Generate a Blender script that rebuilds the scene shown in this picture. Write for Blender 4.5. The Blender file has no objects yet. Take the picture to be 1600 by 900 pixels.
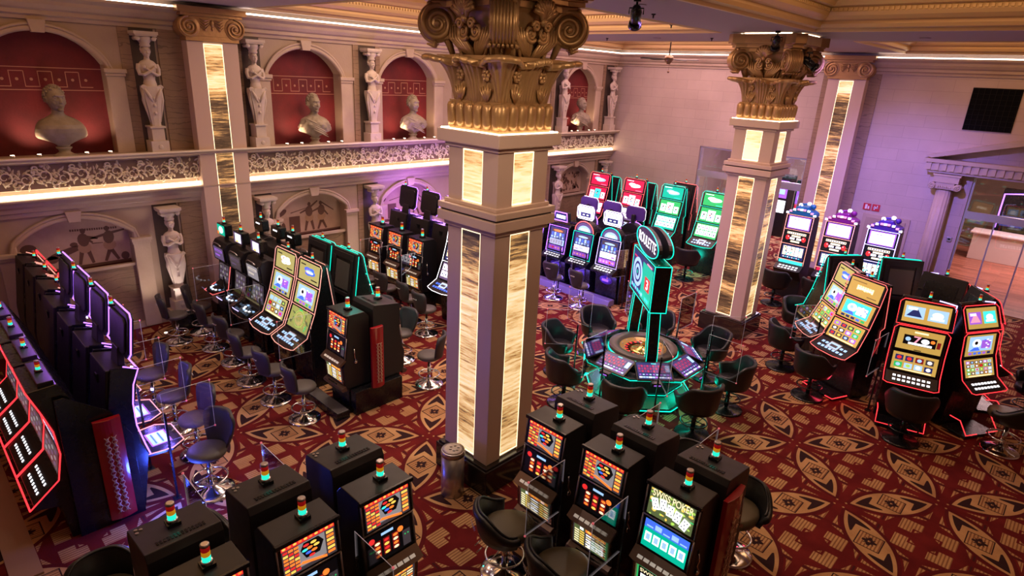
import bpy, bmesh, math, random
from mathutils import Vector, Matrix, Euler
random.seed(7)
PI = math.pi
S = bpy.context.scene
COL = S.collection

# ---------------------------------------------------------------- camera
CAM_X, CAM_Y, CAM_Z = 0.0, 0.0, 5.8
YAW, PITCH, ROLL, FPX = -0.75285, -0.33617, 0.0508, 951.16
def setup_camera():
    cp, sp = math.cos(PITCH), math.sin(PITCH)
    f = Vector((cp*math.sin(YAW), cp*math.cos(YAW), sp))
    r = Vector((math.cos(YAW), -math.sin(YAW), 0))
    u = r.cross(f)
    c, s = math.cos(ROLL), math.sin(ROLL)
    r2, u2 = r*c + u*s, u*c - r*s
    M = Matrix((r2, u2, -f)).transposed().to_4x4()
    M.translation = (CAM_X, CAM_Y, CAM_Z)
    cd = bpy.data.cameras.new('camera')
    cd.sensor_width = 36; cd.lens = FPX/1600*36; cd.clip_start = .05; cd.clip_end = 200
    co = bpy.data.objects.new('camera', cd); COL.objects.link(co); co.matrix_world = M
    S.camera = co
setup_camera()

# ---------------------------------------------------------------- world, exposure
W = bpy.data.worlds.new('world'); S.world = W; W.use_nodes = True
W.node_tree.nodes['Background'].inputs[0].default_value = (.42, .30, .50, 1)
W.node_tree.nodes['Background'].inputs[1].default_value = .07
vs = S.view_settings
S.display_settings.display_device = 'sRGB'
vs.view_transform = 'Standard'; vs.look = 'None'; vs.exposure = 0.0; vs.gamma = 1; vs.use_curve_mapping = False
try:
    S.cycles.use_denoising = True
    S.cycles.max_bounces = 7; S.cycles.diffuse_bounces = 3; S.cycles.glossy_bounces = 3
    S.cycles.transparent_max_bounces = 10; S.cycles.sample_clamp_indirect = 6
    S.cycles.caustics_reflective = False; S.cycles.caustics_refractive = False
except Exception: pass

# ---------------------------------------------------------------- lights (ceiling fixtures and coves of the hall, and added capital spots)
def area(name, loc, size, power, color, rot=(0, 0, 0), sy=None, spread=PI):
    l = bpy.data.lights.new(name, 'AREA'); l.energy = power; l.color = color
    l.size = size
    if sy: l.shape = 'RECTANGLE'; l.size_y = sy
    l.spread = spread
    o = bpy.data.objects.new(name, l); COL.objects.link(o); o.location = loc; o.rotation_euler = rot
    return o
def spot(name, loc, to, power, color, ang=70, blend=.8, rad=.06):
    l = bpy.data.lights.new(name, 'SPOT'); l.energy = power; l.color = color
    l.spot_size = math.radians(ang); l.spot_blend = blend; l.shadow_soft_size = rad
    o = bpy.data.objects.new(name, l); COL.objects.link(o); o.location = loc
    o.rotation_euler = (Vector(to)-Vector(loc)).to_track_quat('-Z', 'Y').to_euler()
    return o
def glow(name, loc, power, color, rad=.15):
    l = bpy.data.lights.new(name, 'POINT'); l.energy = power; l.color = color; l.shadow_soft_size = rad
    o = bpy.data.objects.new(name, l); COL.objects.link(o); o.location = loc; return o
WARM = (1, .66, .40); WHITE = (1, .80, .68); PURP = (.50, .25, 1); BLUE = (.12, .12, 1); PINK = (1, .56, .68)
# coffer coves glow upwards into the golden coffers and down into the hall
area('coffer_light', (-10.3, 10.0, 7.45), 6.0, 430, (1, .68, .50), (0, 0, 0), 5.6)
area('coffer_light', (-1.8, 10.0, 7.45), 4.6, 70, (1, .66, .45), (0, 0, 0), 5.6)
area('coffer_light', (-10.3, 1.8, 7.45), 6.0, 45, WARM, (0, 0, 0), 4.6)
area('coffer_light', (-2.0, 1.8, 7.45), 4.6, 40, WARM, (0, 0, 0), 4.6)
area('coffer_light', (-10.3, 18.3, 7.35), 6.0, 260, (1, .62, .66), (0, 0, 0), 3.2)
area('coffer_light', (-2.2, 18.3, 7.35), 4.0, 40, WARM, (0, 0, 0), 3.2)
for p in ((-10.3, 10.0), (-1.8, 10.0), (-10.3, 18.4), (-2.2, 18.4), (-10.3, 1.8)):
    area('coffer_uplight', (p[0], p[1], 7.05), 4.0, 90, (1, .62, .25), (PI, 0, 0), 3.0)
# recessed downlights
for (x, y, e, c) in ((-5.6, 8.6, 130, WHITE), (-9.0, 14.8, 230, PINK), (-8.6, 20.0, 100, PINK), (-3.2, 15.2, 120, PURP),
                     (-7.9, 5.7, 190, WHITE), (-11.0, 5.7, 130, WHITE), (-5.8, 3.0, 75, WHITE), (-5.8, 11.4, 200, PINK),
                     (-12.5, 14.8, 170, PURP), (-5.0, 18.0, 110, PURP), (-1.6, 14.8, 40, WHITE), (-2.5, 5.7, 40, WARM),
                     (-9.4, 3.4, 45, WHITE), (-1.4, 10.5, 18, WARM), (-12.6, 10.0, 150, (.8, .4, 1))):
    spot('downlight_beam', (x, y, 6.86), (x, y, 0), e*2.2, c, 100, 1, .08)
# warm spots are added to brighten the gilt capitals; ceiling theatre lanterns throw the violet
spot('lantern_and_fill_beam', (-2.2, 4.2, 6.7), (-5.7, 5.7, 5.0), 230, (1, .74, .50), 50, 1, .12)
spot('lantern_and_fill_beam', (-5.4, 2.0, 6.7), (-5.74, 5.7, 4.9), 170, (1, .74, .55), 50, 1, .12)
spot('lantern_and_fill_beam', (-5.6, 8.6, 6.7), (-5.8, 14.3, 5.2), 130, (1, .70, .52), 40, 1, .12)
spot('lantern_and_fill_beam', (-1.6, 13.0, 6.7), (-5.6, 14.3, 4.6), 100, (1, .66, .55), 50, 1, .12)
spot('lantern_and_fill_beam', (-5.3, 8.15, 6.6), (-9.5, 13.5, 0), 800, PURP, 75, 1, .08)
spot('lantern_and_fill_beam', (-4.4, 14.6, 6.6), (-6.5, 21.0, 1.6), 330, (.42, .26, 1), 100, 1, .08)
spot('lantern_and_fill_beam', (-4.2, 14.8, 6.6), (-4.1, 21.0, 1.7), 2100, (.26, .19, 1), 64, 1, .08)
spot('lantern_and_fill_beam', (-7.0, 7.5, 6.6), (-7.4, 9.6, 0), 250, PURP, 70, 1, .08)

# ---------------------------------------------------------------- node helpers
class X:
    """small wrapper so that shader maths reads like maths"""
    def __init__(s, nt, k): s.nt = nt; s.k = k
    def _m(s, op, *a, clamp=False):
        n = s.nt.nodes.new('ShaderNodeMath'); n.operation = op; n.use_clamp = clamp
        for i, v in enumerate((s,)+a):
            if isinstance(v, X): s.nt.links.new(v.k, n.inputs[i])
            else: n.inputs[i].default_value = v
        return X(s.nt, n.outputs[0])
    def __add__(s, o): return s._m('ADD', o)
    __radd__ = __add__
    def __sub__(s, o): return s._m('SUBTRACT', o)
    def __rsub__(s, o): return (s*-1)+o
    def __mul__(s, o): return s._m('MULTIPLY', o)
    __rmul__ = __mul__
    def __truediv__(s, o): return s._m('DIVIDE', o)
    def lt(s, o): return s._m('LESS_THAN', o)
    def gt(s, o): return s._m('GREATER_THAN', o)
    def abs(s): return s._m('ABSOLUTE')
    def floor(s): return s._m('FLOOR')
    def frac(s): return s._m('FRACT')
    def mod(s, o): return s._m('FLOORED_MODULO', o)
    def mx(s, o): return s._m('MAXIMUM', o)
    def mn(s, o): return s._m('MINIMUM', o)
    def sin(s): return s._m('SINE')

MATS = {}
def mat(name, col=(.5, .5, .5), rough=.5, metal=0, emis=None, es=0, bump=None, coat=0, alpha=None, spec=None):
    if name in MATS: return MATS[name]
    m = bpy.data.materials.new(name); m.use_nodes = True
    nt = m.node_tree; b = nt.nodes['Principled BSDF']
    b.inputs['Base Color'].default_value = (*col, 1); b.inputs['Roughness'].default_value = rough
    b.inputs['Metallic'].default_value = metal
    if coat: b.inputs['Coat Weight'].default_value = coat
    if spec is not None: b.inputs['Specular IOR Level'].default_value = spec
    if emis: b.inputs['Emission Color'].default_value = (*emis, 1); b.inputs['Emission Strength'].default_value = es
    # a little procedural variation on every surface
    if not emis:
        tc = nt.nodes.new('ShaderNodeTexCoord'); nz = nt.nodes.new('ShaderNodeTexNoise')
        nz.inputs['Scale'].default_value = 9 if bump is None else bump[0]; nz.inputs['Detail'].default_value = 4
        nt.links.new(tc.outputs['Object'], nz.inputs['Vector'])
        mr = nt.nodes.new('ShaderNodeMapRange'); mr.inputs[3].default_value = max(0, rough-.06); mr.inputs[4].default_value = min(1, rough+.08)
        nt.links.new(nz.outputs[0], mr.inputs[0]); nt.links.new(mr.outputs[0], b.inputs['Roughness'])
        if bump:
            bp = nt.nodes.new('ShaderNodeBump'); bp.inputs['Strength'].default_value = bump[1]; bp.inputs['Distance'].default_value = .02
            nt.links.new(nz.outputs[0], bp.inputs['Height']); nt.links.new(bp.outputs[0], b.inputs['Normal'])
    MATS[name] = m
    return m
def ramp(nt, src, stops, interp='LINEAR'):
    r = nt.nodes.new('ShaderNodeValToRGB'); r.color_ramp.interpolation = interp
    e = r.color_ramp.elements
    while len(e) > len(stops): e.remove(e[-1])
    while len(e) < len(stops): e.new(.5)
    for i, (p, c) in enumerate(stops): e[i].position = p; e[i].color = (*c, 1)
    nt.links.new(src, r.inputs[0]); return r.outputs[0]
def tex(nt, kind, vec=None, **kw):
    n = nt.nodes.new('ShaderNodeTex'+kind)
    for k, v in kw.items():
        if k in n.inputs: n.inputs[k].default_value = v
        else: setattr(n, k, v)
    if vec is not None: nt.links.new(vec, n.inputs['Vector'])
    return n
def coords(nt, scale=(1, 1, 1), out='Object', rot=(0, 0, 0)):
    tc = nt.nodes.new('ShaderNodeTexCoord'); mp = nt.nodes.new('ShaderNodeMapping')
    mp.inputs['Scale'].default_value = scale; mp.inputs['Rotation'].default_value = rot
    nt.links.new(tc.outputs[out], mp.inputs[0]); return mp.outputs[0]
def mixc(nt, fac, a, b):
    n = nt.nodes.new('ShaderNodeMix'); n.data_type = 'RGBA'
    for i, v in ((0, fac), (6, a), (7, b)):
        if isinstance(v, X): v = v.k
        if isinstance(v, tuple): n.inputs[i].default_value = (*v, 1)
        elif isinstance(v, (int, float)): n.inputs[i].default_value = v
        else: nt.links.new(v, n.inputs[i])
    return n.outputs[2]

# ---- carpet
def carpet_mat():
    m = mat('carpet', (.2, .02, .02), .95, bump=(180, .35)); nt = m.node_tree; b = nt.nodes['Principled BSDF']
    b.inputs['Specular IOR Level'].default_value = .1
    g = nt.nodes.new('ShaderNodeNewGeometry'); sp = nt.nodes.new('ShaderNodeSeparateXYZ'); nt.links.new(g.outputs['Position'], sp.inputs[0])
    x, y = X(nt, sp.outputs[0]), X(nt, sp.outputs[1])
    u = (x+1.51)/1.093; v = (y-9.02)/1.150
    i, j = u.floor(), v.floor()
    s = (i+j).mod(2.0)
    a = u.frac()-.5; bb = v.frac()-.5
    a = a*(1-s*2)
    p = (a+bb)*.7071; q = (bb-a)*.7071
    A, B = a.abs(), bb.abs(); P, Q = p.abs(), q.abs()
    neg = (a*bb).lt(0.0); pos = 1-neg
    w = .215*(1-(p*p)/.328)              # lens half width
    dl = Q-w                             # <0 inside the lens
    M = A.mx(B)
    lens = dl.lt(0.0)
    ringd = dl.gt(-.050)
    inner = lens*(1-ringd)
    sq = M.lt(.148)
    sqline = M.gt(.134)*sq
    chev = inner*(1-sq)*M.gt(.222)*P.gt(.2)
    outline = (1-lens)*dl.lt(.055)
    free = (1-lens)*(1-outline)
    aisle = M.gt(.452)
    # blocks
    bl = neg*(A-.308)._m('ABSOLUTE').lt(.125)*(B-.308)._m('ABSOLUTE').lt(.125)*(A+B).lt(.775)
    mm = (A-.325).mx(B-.325)
    notch = ((A-.335).mn(B-.335)).gt(0.0)*((A-.335).mn(B-.335)).lt(.028)
    block = bl*(1-notch)
    Mn = A.mn(B)
    wedge = neg*Mn.gt(.030)*Mn.lt((M*-1+.44)*.42+.03)*M.gt(.20)*M.lt(.43)*(1-bl)
    corner = pos*free*M.lt(.445)*dl.gt(.085)*Mn.gt(.03)
    dots = P.gt(.615)*P.lt(.640)*Q.lt(.013)
    lines = free*Mn.lt(.012)*M.lt(.44)
    # star in the square
    star = (A*B).lt(.0014)*M.lt(.085)*M.gt(.015)+(A-B)._m('ABSOLUTE').lt(.010)*M.lt(.060)*M.gt(.03)
    tan = (lens*(1-sq)*(1-chev)+free*(block+wedge+corner)+sq).gt(.5)
    tan = tan*(1-sqline)*(1-star*sq)*(1-lines)
    tan = (tan*(1-aisle)).mx(dots)
    dark = (chev+sqline+star*sq+lines*.7)
    # woven ribs
    rib = ((x+y)*260.0).sin()*.5+.5
    rib2 = (x*150.0).sin()*.5+.5
    texd = (sq+free*(block+wedge+corner)).mn(1.0)*rib2.gt(.62)
    nz = tex(nt, 'Noise', g.outputs['Position'], Scale=3.0, Detail=5.0)
    nf = tex(nt, 'Noise', g.outputs['Position'], Scale=120.0, Detail=2.0)
    red = ramp(nt, nz.outputs[0], [(.3, (.105, .008, .009)), (.7, (.175, .016, .015))])
    tanc = ramp(nt, nz.outputs[0], [(.3, (.42, .22, .095)), (.7, (.58, .33, .15))])
    c = mixc(nt, outline*.55, red, (.07, .008, .012))
    c = mixc(nt, tan, c, tanc)
    c = mixc(nt, texd*tan*.72, c, (.16, .045, .022))
    c = mixc(nt, dark.mn(1.0)*(1-aisle), c, (.035, .014, .016))
    mul = nt.nodes.new('ShaderNodeMix'); mul.data_type = 'RGBA'; mul.blend_type = 'MULTIPLY'; mul.inputs[0].default_value = 1
    sh = ramp(nt, nf.outputs[0], [(.3, (.72, .72, .72)), (.7, (1.15, 1.15, 1.15))])
    nt.links.new(c, mul.inputs[6]); nt.links.new(sh, mul.inputs[7]); nt.links.new(mul.outputs[2], b.inputs['Base Color'])
    return m
def stone_mat(name, c1, c2, rough=.55, sc=1.2, brick=None, vein=None, bumps=.15):
    m = mat(name, c1, rough, bump=(25, bumps)); nt = m.node_tree; b = nt.nodes['Principled BSDF']
    g = nt.nodes.new('ShaderNodeNewGeometry')
    n = tex(nt, 'Noise', g.outputs['Position'], Scale=sc, Detail=6.0, Roughness=.6)
    c = ramp(nt, n.outputs[0], [(.3, c1), (.7, c2)])
    if vein:
        mp = nt.nodes.new('ShaderNodeMapping'); mp.inputs['Scale'].default_value = (1, 1, 3.0)
        nt.links.new(g.outputs['Position'], mp.inputs[0])
        wv = tex(nt, 'Wave', mp.outputs[0], Scale=.9, Distortion=14.0, Detail=4.0, bands_direction='Z')
        k = X(nt, wv.outputs['Fac']).gt(.975)
        c = mixc(nt, k*.42, c, vein)
    if brick:
        sp = nt.nodes.new('ShaderNodeSeparateXYZ'); nt.links.new(g.outputs['Position'], sp.inputs[0])
        cb = nt.nodes.new('ShaderNodeCombineXYZ')
        h = X(nt, sp.outputs[0])+X(nt, sp.outputs[1])
        nt.links.new(h.k, cb.inputs[0]); nt.links.new(sp.outputs[2], cb.inputs[1])
        bt = nt.nodes.new('ShaderNodeTexBrick'); nt.links.new(cb.outputs[0], bt.inputs[0])
        bt.inputs['Scale'].default_value = 1; bt.inputs['Brick Width'].default_value = brick[0]; bt.inputs['Row Height'].default_value = brick[1]
        bt.inputs['Mortar Size'].default_value = .006
        bt.inputs['Color1'].default_value = (1, 1, 1, 1); bt.inputs['Color2'].default_value = (.94, .94, .94, 1); bt.inputs['Mortar'].default_value = (.80, .78, .78, 1)
        mu = nt.nodes.new('ShaderNodeMix'); mu.data_type = 'RGBA'; mu.blend_type = 'MULTIPLY'; mu.inputs[0].default_value = 1
        nt.links.new(c, mu.inputs[6]); nt.links.new(bt.outputs[0], mu.inputs[7]); c = mu.outputs[2]
    nt.links.new(c, b.inputs['Base Color'])
    return m
def onyx_mat():
    """backlit translucent stone: it does give off light"""
    m = mat('backlit_onyx', (.6, .45, .25), .35, emis=(1, .8, .45), es=1); nt = m.node_tree; b = nt.nodes['Principled BSDF']
    g = nt.nodes.new('ShaderNodeNewGeometry')
    oi = nt.nodes.new('ShaderNodeObjectInfo')
    mp = nt.nodes.new('ShaderNodeMapping'); mp.inputs['Scale'].default_value = (2.2, 2.2, 26)
    mp.inputs['Rotation'].default_value = (.03, .04, 0)
    nt.links.new(g.outputs['Position'], mp.inputs[0])
    n1 = tex(nt, 'Noise', mp.outputs[0], Scale=1.0, Detail=7.0, Roughness=.75, Distortion=.3)
    mp2 = nt.nodes.new('ShaderNodeMapping'); mp2.inputs['Scale'].default_value = (.25, .25, 1.9)
    nt.links.new(g.outputs['Position'], mp2.inputs[0])
    n2 = tex(nt, 'Noise', mp2.outputs[0], Scale=1.0, Detail=2.0)
    t = X(nt, n1.outputs[0])*.62+X(nt, n2.outputs[0])*.55
    ob = X(nt, oi.outputs['Object Index'])      # pass_index stores how dark the slab itself is
    t = t*1.25-.145-ob*.011+.075
    c = ramp(nt, t.k, [(.30, (.020, .012, .008)), (.44, (.13, .07, .035)), (.53, (.60, .33, .11)), (.63, (1, .70, .34)), (.74, (1, .86, .58))])
    nt.links.new(c, b.inputs['Emission Color']); nt.links.new(c, b.inputs['Base Color'])
    b.inputs['Emission Strength'].default_value = .88
    return m
def glass_mat(name='clear_acrylic', tint=(1, 1, 1), k=.06):
    m = bpy.data.materials.new(name); m.use_nodes = True; nt = m.node_tree; nt.nodes.clear()
    o = nt.nodes.new('ShaderNodeOutputMaterial'); mx = nt.nodes.new('ShaderNodeMixShader')
    t = nt.nodes.new('ShaderNodeBsdfTransparent'); t.inputs[0].default_value = (*tint, 1)
    gl = nt.nodes.new('ShaderNodeBsdfGlossy'); gl.inputs['Roughness'].default_value = .03
    fr = nt.nodes.new('ShaderNodeFresnel'); fr.inputs[0].default_value = 1.45
    f = X(nt, fr.outputs[0])*.8+k*.4
    nt.links.new(f.k, mx.inputs[0]); nt.links.new(t.outputs[0], mx.inputs[1]); nt.links.new(gl.outputs[0], mx.inputs[2])
    nt.links.new(mx.outputs[0], o.inputs[0]); MATS[name] = m; return m

M_carpet = carpet_mat()
M_wall = stone_mat('cream_plaster', (.40, .29, .22), (.48, .36, .28), .6, .8)
M_block = stone_mat('limestone_blocks', (.50, .38, .34), (.60, .47, .42), .55, .7, brick=(.95, .33))
M_cornice = stone_mat('moulded_plaster', (.46, .34, .27), (.56, .43, .34), .5, 1.5)
M_marble = stone_mat('veined_marble', (.26, .165, .105), (.38, .25, .165), .4, 1.6, brick=(3.0, .62), vein=(.05, .03, .02))
M_dkmarble = stone_mat('dark_niche_stone', (.055, .035, .028), (.09, .06, .045), .5, 2)
M_statue = stone_mat('statue_plaster', (.58, .47, .40), (.68, .57, .50), .45, 3, bumps=.05)
M_bust = stone_mat('bust_stone', (.26, .21, .15), (.40, .33, .25), .5, 5, bumps=.1)
M_rednich = stone_mat('crimson_wash', (.085, .003, .006), (.165, .007, .012), .7, 1.8)
M_pillar = mat('pillar_cladding', (.66, .48, .40), .38)
M_gold = mat('antique_gold', (.50, .29, .125), .36, .50, bump=(14, .2))
M_goldceil = mat('gold_ceiling_moulding', (.66, .44, .20), .45, .25)
M_goldvault = mat('gold_vault', (.62, .38, .13), .6, .1)
M_soffit = mat('soffit_paint', (.40, .31, .32), .7)
M_blkstone = mat('polished_black_granite', (.022, .016, .015), .12, bump=(3, .02))
M_onyx = onyx_mat()
M_glass = glass_mat()
M_ledwarm = mat('warm_led_strip', (1, .9, .7), .4, emis=(1, .78, .50), es=7)
M_ledcove = mat('cove_led_strip', (1, .95, .9), .4, emis=(1, .85, .68), es=5.5)
M_ledpanel = mat('panel_led_line', (1, .9, .7), .4, emis=(1, .80, .48), es=1.9)
M_blk = mat('black_lacquer', (.007, .007, .009), .26)
M_blkmat = mat('black_powder_coat', (.010, .008, .010), .42)
M_brown = mat('dark_bronze_plastic', (.018, .013, .015), .45)
M_chrome = mat('polished_chrome', (.75, .75, .78), .10, 1)
M_steel = mat('brushed_steel', (.52, .47, .45), .32, .9)
M_bronze = mat('bronze_trim', (.30, .19, .12), .28, .9)
M_leather = mat('charcoal_leather', (.040, .036, .042), .48, bump=(60, .1))
M_seat = mat('taupe_leather', (.085, .070, .065), .5, bump=(60, .1))
M_olive = mat('dark_olive_leather', (.085, .065, .035), .42, bump=(60, .1))
M_blkleather = mat('black_leather', (.009, .009, .011), .38, bump=(40, .1))
M_redpanel = mat('crimson_panel', (.32, .008, .014), .22, coat=.6)
M_tanprint = mat('tan_ornament', (.62, .38, .24), .5)
M_paint = None

EM = {}
def em(name, c, s):
    EM[name] = mat('lit_'+name, c, .3, emis=c, es=s); return EM[name]
for n_, c_, s_ in (('white', (.92, .94, 1), 1.7), ('cream', (1, .86, .50), 1.3), ('yellow', (1, .62, .10), 1.2), ('gold', (.62, .42, .10), .75),
                   ('goldd', (.36, .24, .07), .5), ('orange', (1, .22, .03), 1.25), ('red', (.85, .03, .03), 1.0), ('dred', (.22, .01, .01), .8),
                   ('crimson', (.60, .015, .07), 1.0), ('green', (.03, .50, .13), 1.0), ('teal', (.0, .50, .33), 1.0), ('aqua', (.05, .75, .70), 1.3),
                   ('blue', (.06, .16, .85), 1.1), ('dblue', (.02, .03, .15), .8), ('sky', (.35, .60, .95), 1.1), ('purple', (.36, .12, .75), 1.0),
                   ('dim', (.075, .06, .07), .6), ('dimp', (.13, .09, .20), .8), ('pink', (.95, .35, .50), 1.1), ('felt', (.16, .05, .20), .8), ('felt2', (.40, .03, .12), .8), ('ink', (.008, .008, .012), .2),
                   ('olive', (.36, .40, .10), .8), ('khaki', (.50, .46, .15), .85), ('dolive', (.12, .16, .06), .8), ('lime', (.45, .75, .12), .9), ('greyl', (.35, .34, .36), .7), ('spin', (.85, .75, .60), .8)):
    em(n_, c_, s_)
def led(name, c, s): return mat('led_'+name, c, .3, emis=c, es=s)
L_purple = led('violet', (.40, .15, 1), 3.2); L_teal = led('teal', (.0, .70, .50), 1.8); L_red = led('red', (1, .035, .045), 1.8)
L_peach = led('peach', (1, .42, .34), 1.0); L_coral = led('coral', (1, .16, .15), 1.3); L_blue = led('blue', (.05, .12, 1), 9)
L_lav = led('lavender', (.55, .45, 1), 2.6); L_white = led('white', (.9, .92, 1), 2.2)

# ---------------------------------------------------------------- mesh builder
class MB:
    def __init__(s): s.v = []; s.f = []; s.m = []; s.sm = []; s.mats = []
    def mi(s, m):
        if m not in s.mats: s.mats.append(m)
        return s.mats.index(m)
    def add(s, vs, fs, m, smooth=False, T=None):
        o = len(s.v)
        s.v += [tuple(T @ Vector(p)) if T else tuple(p) for p in vs]
        k = s.mi(m)
        for f in fs: s.f.append([o+i for i in f]); s.m.append(k); s.sm.append(smooth)
        return s
    def box(s, x0, x1, y0, y1, z0, z1, m, T=None):
        vs = [(x, y, z) for x in (x0, x1) for y in (y0, y1) for z in (z0, z1)]
        return s.add(vs, [(0, 1, 3, 2), (4, 6, 7, 5), (0, 4, 5, 1), (2, 3, 7, 6), (0, 2, 6, 4), (1, 5, 7, 3)], m, False, T)
    def prism(s, pts, a0, a1, m, ax='x', T=None, smooth=False):
        """pts: outline in the plane across the axis; extruded from a0 to a1"""
        n = len(pts)
        def P(p, a): return {'x': (a, p[0], p[1]), 'y': (p[0], a, p[1]), 'z': (p[0], p[1], a)}[ax]
        vs = [P(p, a0) for p in pts]+[P(p, a1) for p in pts]
        fs = [tuple(range(n))[::-1], tuple(range(n, 2*n))]
        o = len(s.v); s.add(vs, fs, m, False, T)
        k = s.mi(m)
        for i in range(n):
            j = (i+1) % n; s.f.append([o+i, o+j, o+n+j, o+n+i]); s.m.append(k); s.sm.append(smooth)
        return s
    def tube(s, pts, r, m, n=8, closed=False, flat=1.0, T=None):
        pts = [Vector(p) for p in pts]; N = len(pts)
        rr = r if isinstance(r, (list, tuple)) else [r]*N
        vs = []; up = Vector((0, 0, 1)); prev = None
        for i, p in enumerate(pts):
            a = pts[(i-1) % N] if (closed or i > 0) else p
            b = pts[(i+1) % N] if (closed or i < N-1) else p
            t = (b-a)
            t = t.normalized() if t.length > 1e-9 else Vector((0, 0, 1))
            if prev is None:
                q = up if abs(t.z) < .9 else Vector((1, 0, 0)); e1 = t.cross(q).normalized()
            else:
                e1 = (prev-t*prev.dot(t))
                e1 = e1.normalized() if e1.length > 1e-6 else t.orthogonal().normalized()
            prev = e1; e2 = t.cross(e1)
            for k in range(n):
                an = 2*PI*k/n; vs.append(p+e1*(math.cos(an)*rr[i])+e2*(math.sin(an)*rr[i]*flat))
        fs = []
        for i in range(N if closed else N-1):
            j = (i+1) % N
            for k in range(n):
                l = (k+1) % n; fs.append((i*n+k, i*n+l, j*n+l, j*n+k))
        if not closed: fs += [tuple(range(n))[::-1], tuple((N-1)*n+k for k in range(n))]
        return s.add(vs, fs, m, True, T)
    def lathe(s, prof, m, n=24, T=None, smooth=True, c=(0, 0), cap=True):
        vs = []; fs = []
        for r, z in prof:
            for k in range(n):
                a = 2*PI*k/n; vs.append((c[0]+r*math.cos(a), c[1]+r*math.sin(a), z))
        for i in range(len(prof)-1):
            for k in range(n):
                l = (k+1) % n; fs.append((i*n+k, i*n+l, (i+1)*n+l, (i+1)*n+k))
        o = [tuple(range(n))[::-1], tuple((len(prof)-1)*n+k for k in range(n))]
        s.add(vs, fs, m, smooth, T)
        if not cap: return s
        base = len(s.v)-len(vs); k_ = s.mi(m)
        for f in o: s.f.append([base+i for i in f]); s.m.append(k_); s.sm.append(False)
        return s
    def loft(s, rings, m, T=None, cap=True, smooth=True, closed=True):
        n = len(rings[0]); vs = [p for r in rings for p in r]; fs = []
        for i in range(len(rings)-1):
            for k in range(n if closed else n-1):
                l = (k+1) % n; fs.append((i*n+k, i*n+l, (i+1)*n+l, (i+1)*n+k))
        if cap and closed: fs += [tuple(range(n))[::-1], tuple((len(rings)-1)*n+k for k in range(n))]
        return s.add(vs, fs, m, smooth, T)
    def ball(s, c, r, m, nu=14, nv=9, T=None, fn=None):
        rx, ry, rz = r if isinstance(r, (tuple, list)) else (r, r, r)
        rings = []
        for i in range(nv+1):
            th = PI*i/nv; ring = []
            for k in range(nu):
                a = 2*PI*k/nu
                d = Vector((math.sin(th)*math.cos(a), math.sin(th)*math.sin(a), -math.cos(th)))
                q = 1 if fn is None else fn(d)
                ring.append((c[0]+rx*d.x*q, c[1]+ry*d.y*q, c[2]+rz*d.z*q))
            rings.append(ring)
        return s.loft(rings, m, T, cap=False)
    def build(s, name, parent=None, bevel=0, loc=None, rot=None, label=None):
        me = bpy.data.meshes.new(name); me.from_pydata(s.v, [], s.f)
        for m in s.mats: me.materials.append(m)
        me.polygons.foreach_set('material_index', s.m); me.polygons.foreach_set('use_smooth', s.sm)
        bm = bmesh.new(); bm.from_mesh(me)
        if len(bm.faces) < 60000: bmesh.ops.recalc_face_normals(bm, faces=bm.faces)
        bm.to_mesh(me); bm.free(); me.update()
        o = bpy.data.objects.new(name, me); COL.objects.link(o)
        if parent: o.parent = parent
        if loc: o.location = loc
        if rot: o.rotation_euler = rot
        if label: o['label'] = label
        if bevel:
            b = o.modifiers.new('bevel', 'BEVEL'); b.width = bevel; b.segments = 2; b.limit_method = 'ANGLE'; b.angle_limit = math.radians(40)
        return o
def tag(o, label, cat, group=None):
    o['label'] = label; o['category'] = cat
    if group: o['group'] = group
    return o
def struct(o): o['kind'] = 'structure'; return o
def empty(name, loc=(0, 0, 0), rz=0):
    o = bpy.data.objects.new(name, None); COL.objects.link(o); o.location = loc; o.rotation_euler = (0, 0, rz)
    o.empty_display_size = .1; return o
KIDS = {}
def kids(o):
    return list(o.children)
def dup(root, loc, rz, label, group=None):
    r = root.copy(); COL.objects.link(r); r.location = loc; r.rotation_euler = (0, 0, rz); r['label'] = label
    if group: r['group'] = group
    for ch in kids(root):
        c = ch.copy(); COL.objects.link(c); c.parent = r
        for g in kids(ch):
            d = g.copy(); COL.objects.link(d); d.parent = c
    return r
class Kind:
    """first use moves the prototype, later uses copy it"""
    def __init__(s, root): s.root = root; s.used = False
    def put(s, loc, rz, label, group=None):
        if not s.used:
            s.used = True; s.root.location = loc; s.root.rotation_euler = (0, 0, rz); s.root['label'] = label
            if group: s.root['group'] = group
            return s.root
        return dup(s.root, loc, rz, label, group)

# ---------------------------------------------------------------- lettering
_TX = {}
def text_shape(t, font_w=1.0):
    if t in _TX: return _TX[t]
    c = bpy.data.curves.new('t', 'FONT'); c.body = t; c.offset = .012
    o = bpy.data.objects.new('t', c); COL.objects.link(o); bpy.context.view_layer.update()
    me = o.to_mesh(); vs = [(v.co.x, v.co.y) for v in me.vertices]; fs = [tuple(p.vertices) for p in me.polygons]
    o.to_mesh_clear(); bpy.data.objects.remove(o); bpy.data.curves.remove(c)
    x0 = min(v[0] for v in vs); x1 = max(v[0] for v in vs); y0 = min(v[1] for v in vs); y1 = max(v[1] for v in vs)
    vs = [((v[0]-x0)/(x1-x0), (v[1]-y0)/(y1-y0)) for v in vs]
    _TX[t] = (vs, fs); return _TX[t]

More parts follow.
